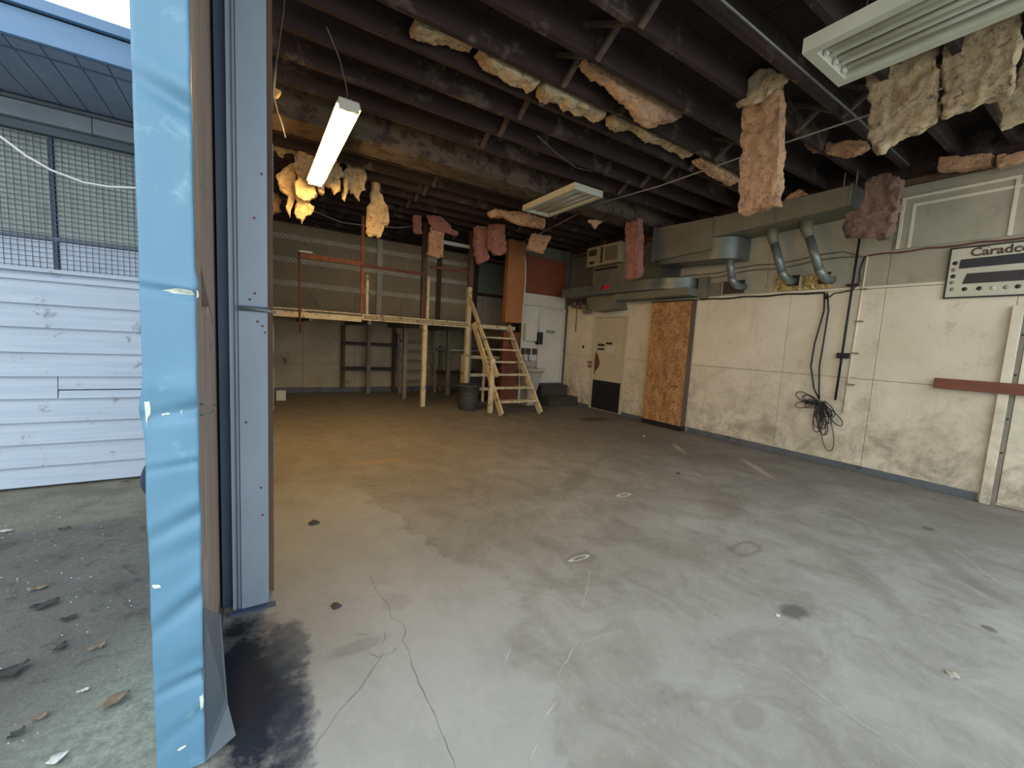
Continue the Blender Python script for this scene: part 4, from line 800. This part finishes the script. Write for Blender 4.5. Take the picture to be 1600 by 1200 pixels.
# tyre behind the door
ty = thing('old_tyre', 'dark tyre propped behind the blue door, only its edge showing', 'tyre', (-.46, 4.0, 0))
MB().lathe((-.48, 4.0, .222), [(.135, -.07), (.205, -.078), (.218, -.05), (.222, 0), (.218, .05), (.205, .078), (.135, .07), (.125, 0), (.135, -.07)], 36, 1).build('tread', 'tyre', ty)
MB().lathe((-.48, 4.0, .222), [(.02, -.03), (.130, -.05), (.130, .05), (.02, .03)], 24, 1).build('wheel_disc', 'column_dark', ty)

# ------------------------------------------------------------------ neighbouring shed
SY = 4.8; bd = thing('clapboard_shed', 'pale blue clapboard shed with wire mesh windows across the yard', 'building', (-2.4, SY+.3, 0))
B(-4.6, -.255, SY+.04, SY+.12, 0, 3.3).build('wall_core', 'soffit', bd)
zs = [0, .10, .285, .47, .655, .84, 1.025, 1.20, 1.385, 1.565, 1.70, 1.755]
bd_px = [733, 697, 662, 624, 588, 549, 509, 471, 433]
zl = [P(1, SY, 0, p).z for p in bd_px]; zl = [0.02]+zl+[zl[-1]+.065]
for i in range(len(zl)-1):
    z0, z1 = zl[i], zl[i+1]
    spans = [(-4.6, -2.6), (-2.597, -.255)] if i % 2 else [(-4.6, -3.3), (-3.297, -.255)]
    if i == 4: spans = [(-4.6, -1.333)]
    for a, b in spans:
        MB().add([(a, SY-.012, z0), (b, SY-.012, z0), (b, SY+.012, z1), (a, SY+.012, z1), (a, SY+.05, z0), (b, SY+.05, z0), (b, SY+.05, z1), (a, SY+.05, z1)],
                 [(0, 1, 2, 3), (0, 4, 5, 1), (3, 2, 6, 7), (0, 3, 7, 4), (1, 5, 6, 2)]).build('clapboard', 'clap', bd)
    if i == 4:
        zm = z0+(z1-z0)*.38
        for a0, a1, yy in ((z0, zm-.006, -.012), (zm+.006, z1, -.004)):
            MB().add([(-1.327, SY+yy, a0), (-.255, SY+yy, a0), (-.255, SY+yy+.014, a1), (-1.327, SY+yy+.014, a1), (-1.327, SY+.05, a0), (-.255, SY+.05, a0), (-.255, SY+.05, a1), (-1.327, SY+.05, a1)],
                     [(0, 1, 2, 3), (0, 4, 5, 1), (3, 2, 6, 7), (0, 3, 7, 4), (1, 5, 6, 2)]).build('clapboard', 'clap', bd)
B(-4.6, -.255, SY-.03, SY+.03, zl[-1]+.001, zl[-1]+.03).build('window_sill', 'clap', bd)
zw0, zw1, zw2 = zl[-1]+.031, 2.01, 2.78
wx = [-4.5, -3.4, -2.35, -1.30, -.26]
for a, b in zip(wx[:-1], wx[1:]):
    f_ = B(a+.02, b-.02, SY+.012, SY+.03, zw1+.02, zw2).build('window_pane', 'pane', bd); B(a+.02, b-.02, SY+.012, SY+.03, zw0, zw1-.02).build('window_pane', 'pane_low', bd)
for x in wx: B(x-.012, x+.012, SY-.0, SY+.039, zw0, zw2).build('mullion', 'column_dark', bd)
B(-4.6, -.255, SY-.002, SY+.039, zw1-.012, zw1+.012).build('transom', 'soffit', bd)
mb = MB(); x = -4.5
while x < -.28: mb.box(x, x+.0045, SY-.016, SY-.012, zw0, zw2); x += .0375
z = zw0+.01
while z < zw2: mb.box(-4.5, -.26, SY-.011, SY-.007, z, z+.0045); z += .0375
mb.build('wire_mesh', 'mesh', bd, kind='stuff')
B(-4.6, -.255, SY-.05, SY+.039, zw2+.001, 2.84).build('head_board', 'head_shade', bd)  # coloured dark to stand for the recess shade below the frieze
for a, b in ((-4.6, -3.2), (-3.197, -1.037), (-1.033, -.255)): B(a, b, SY-.10, SY+.039, 2.845, 2.962).build('frieze_board', 'frieze', bd, bevel=.003)
B(-4.6, -.255, SY-.13, SY+.0, 2.963, 2.985).build('drip_strip', 'mesh', bd)
x = -4.6
while x < -.3: B(x+.003, min(x+.145, -.258), 3.80, SY+.04, 3.0, 3.015).build('soffit_board', 'soffit', bd); x += .148
for y in (3.92,): B(-4.6, -.256, y, y+.012, 2.994, 3.0).build('soffit_batten', 'column_dark', bd)
B(-4.7, -.256, 3.75, 3.785, 3.0, 3.155).build('fascia_board', 'fascia', bd, bevel=.003); B(-4.7, -.256, 3.72, 3.76, 3.165, 3.23).build('fascia_cap', 'fascia', bd, bevel=.003)
B(-4.7, -.256, 3.765, 7.5, 3.18, 3.22).build('roof', 'sheetmetal', bd)
q0, q1 = P(1, 3.4, -60, 185), P(1, 3.4, 260, 300)
MB().tube([P(1, 3.4, *z) for z in ((-60, 170), (0, 213), (40, 243), (80, 266), (130, 285), (170, 292), (212, 294), (240, 293))], .006, 6).build('yard_cable', 'whitepaint', label='white cable sagging across the shed windows', category='cable')

# ------------------------------------------------------------------ litter in the yard and on the floor
def leaf(px, py, size, rot, label, m='leaf', z=-.003, curl=.25):
    c_ = P(2, z, px, py); n = 7; v_ = []; f_ = []
    for i in range(n):
        t = i/(n-1); w_ = size*.28*math.sin(math.pi*min(.97, max(.04, t)))**.7
        for s_ in (-1, 0, 1):
            a = (t-.5)*size; b = s_*w_*random.uniform(.35, 1.7)+size*.05*math.sin(i*2.3+px); h_ = .003+abs(s_)*curl*w_+size*.12*(2*t-1)**2+random.uniform(0, size*.10)
            v_.append((c_.x+a*math.cos(rot)-b*math.sin(rot), c_.y+a*math.sin(rot)+b*math.cos(rot), z+h_))
    for i in range(n-1):
        for j in range(2): q = i*3+j; f_.append((q, q+1, q+4, q+3))
    o = MB().add(v_, f_, True).build('fallen_leaf', m, label=label, category='leaf')
    s_ = o.modifiers.new('s', 'SOLIDIFY'); s_.thickness = .0012
    return o
leaf(180, 1098, .085, .5, 'orange-tan dry leaf nearest the blue door edge')
leaf(60, 921, .07, .2, 'pale crumpled leaf in the middle of the wet tarmac'); leaf(70, 948, .10, .4, 'long dull leaf below the pale crumpled leaf', 'leaf_dark')
leaf(152, 1013, .06, .2, 'grey-brown leaf near the middle right of the yard'); leaf(12, 1055, .12, .6, 'large dark curled leaf at the left edge of the yard', 'leaf_dark')
leaf(130, 1081, .035, .1, 'small white scrap of leaf left of the orange leaf', 'scratch'); leaf(100, 828, .06, .3, 'dark leaf on the boundary of the wet patch', 'leaf_dark')
leaf(8, 832, .07, .1, 'white leaf scrap at the far left of the wet patch', 'scratch'); leaf(107, 968, .06, .4, 'thin dark leaf above the grey-brown leaf', 'leaf_dark')
leaf(60, 1124, .05, .5, 'pale leaf scrap in the lower left yard', 'leaf'); leaf(92, 1014, .06, 1.2, 'upright dark sliver of leaf left of the grey-brown leaf', 'leaf_dark'); leaf(25, 1150, .05, .9, 'dark sliver near the bottom left corner', 'leaf_dark')
leaf(90, 1188, .05, .5, 'white speckled scrap at the bottom of the yard', 'scratch')
leaf(196, 752, .06, .2, 'tan leaf at the foot of the shed boards', 'leaf')
mb = MB()
for i in range(520):
    x, y = random.uniform(-2.6, -.3), random.uniform(1.2, 4.6); r_ = random.uniform(.0015, .006)*(.6 if y < 2.2 else 1); z = -.005
    a = random.random()*3; v_ = [(x+r_*math.cos(a+j*2.1)*random.uniform(.8, 1.3), y+r_*math.sin(a+j*2.1)*1.2, z) for j in range(3)]+[(x, y, z+r_)]
    mb.add(v_, [(0, 1, 3), (1, 2, 3), (2, 0, 3)])
mb.build('grit', 'pebble', label='pale grit scattered over the yard tarmac', category='grit', kind='stuff')

def ribbon(pxs, w_, m, nm, z=.0012):
    pts = [P(2, 0, *p) for p in pxs]; f = []
    for i in range(len(pts)-1):
        a, b = pts[i], pts[i+1]; n = max(2, int((b-a).length/.03))
        for j in range(n): p = a.lerp(b, j/n); f.append(p+Vector((random.uniform(-1, 1), random.uniform(-1, 1), 0))*w_*1.2)
    f.append(pts[-1]); v_ = []; fs = []
    for i, p in enumerate(f):
        d = (f[min(i+1, len(f)-1)]-f[max(0, i-1)]).normalized(); s_ = Vector((-d.y, d.x, 0)); ww = w_*random.uniform(.25, 1.0)*(.3 if i in (0, len(f)-1) else 1)
        v_ += [p+s_*ww/2+Vector((0, 0, z)), p-s_*ww/2+Vector((0, 0, z))]
    for i in range(len(f)-1): fs.append((2*i, 2*i+1, 2*i+3, 2*i+2))
    MB().add(v_, fs).build(nm, m, floor)
for a in ([(577, 897), (588, 925), (608, 945), (612, 965), (628, 972), (635, 985), (628, 1000), (640, 1020), (645, 1045), (660, 1080), (680, 1120), (697, 1160), (712, 1200)],
          [(600, 1020), (580, 1050), (560, 1080), (530, 1110), (490, 1170)], [(553, 990), (575, 992), (590, 988)], [(600, 985), (602, 998), (598, 1008)], [(575, 1020), (590, 1027), (612, 1020), (620, 1010)]):
    ribbon(a, .0032, 'crack', 'crack')
for a in ([(921, 893), (918, 920), (908, 952)], [(905, 1000), (880, 1040), (870, 1060)], [(800, 1010), (790, 1035)], [(870, 1095), (850, 1125)], [(840, 1160), (828, 1190)],
          [(1220, 1040), (1300, 1100), (1400, 1165), (1440, 1195)], [(1360, 1110), (1420, 1155)], [(1480, 850), (1560, 910), (1600, 930)], [(1300, 870), (1380, 915)]):
    ribbon(a, .0035, 'scratch', 'scrape')
def debris(px, py, s_, m, label, cat='debris', h_=.5):
    c_ = P(2, 0, px, py); mb = MB(); bm = bmesh.new(); bmesh.ops.create_icosphere(bm, subdivisions=2, radius=s_)
    for v in bm.verts: v.co *= 1+.5*noise.noise(v.co*40/ (s_*30)+Vector((px, py, 0))); v.co.z = max(0, v.co.z*h_+s_*h_*.4)
    mb.add([v.co+c_ for v in bm.verts], [tuple(v.index for v in f.verts) for f in bm.faces]); bm.free()
    mb.build('floor_debris', m, label=label, category=cat)
debris(490, 818, .035, 'leaf_dark', 'dark clod on the bare floor left of centre'); debris(525, 948, .025, 'leaf_dark', 'small dark lump near the forked floor crack')
debris(1488, 1055, .022, 'dotpale', 'grey-white scrap on the floor at the lower right'); debris(1215, 962, .012, 'scratch', 'tiny pale crumb beside the dark round stain')
debris(1006, 682, .02, 'scratch', 'tiny white crumb near the foot of the strand board box'); debris(1060, 740, .02, 'leaf_dark', 'dark crumb on the floor in front of the strand board box')
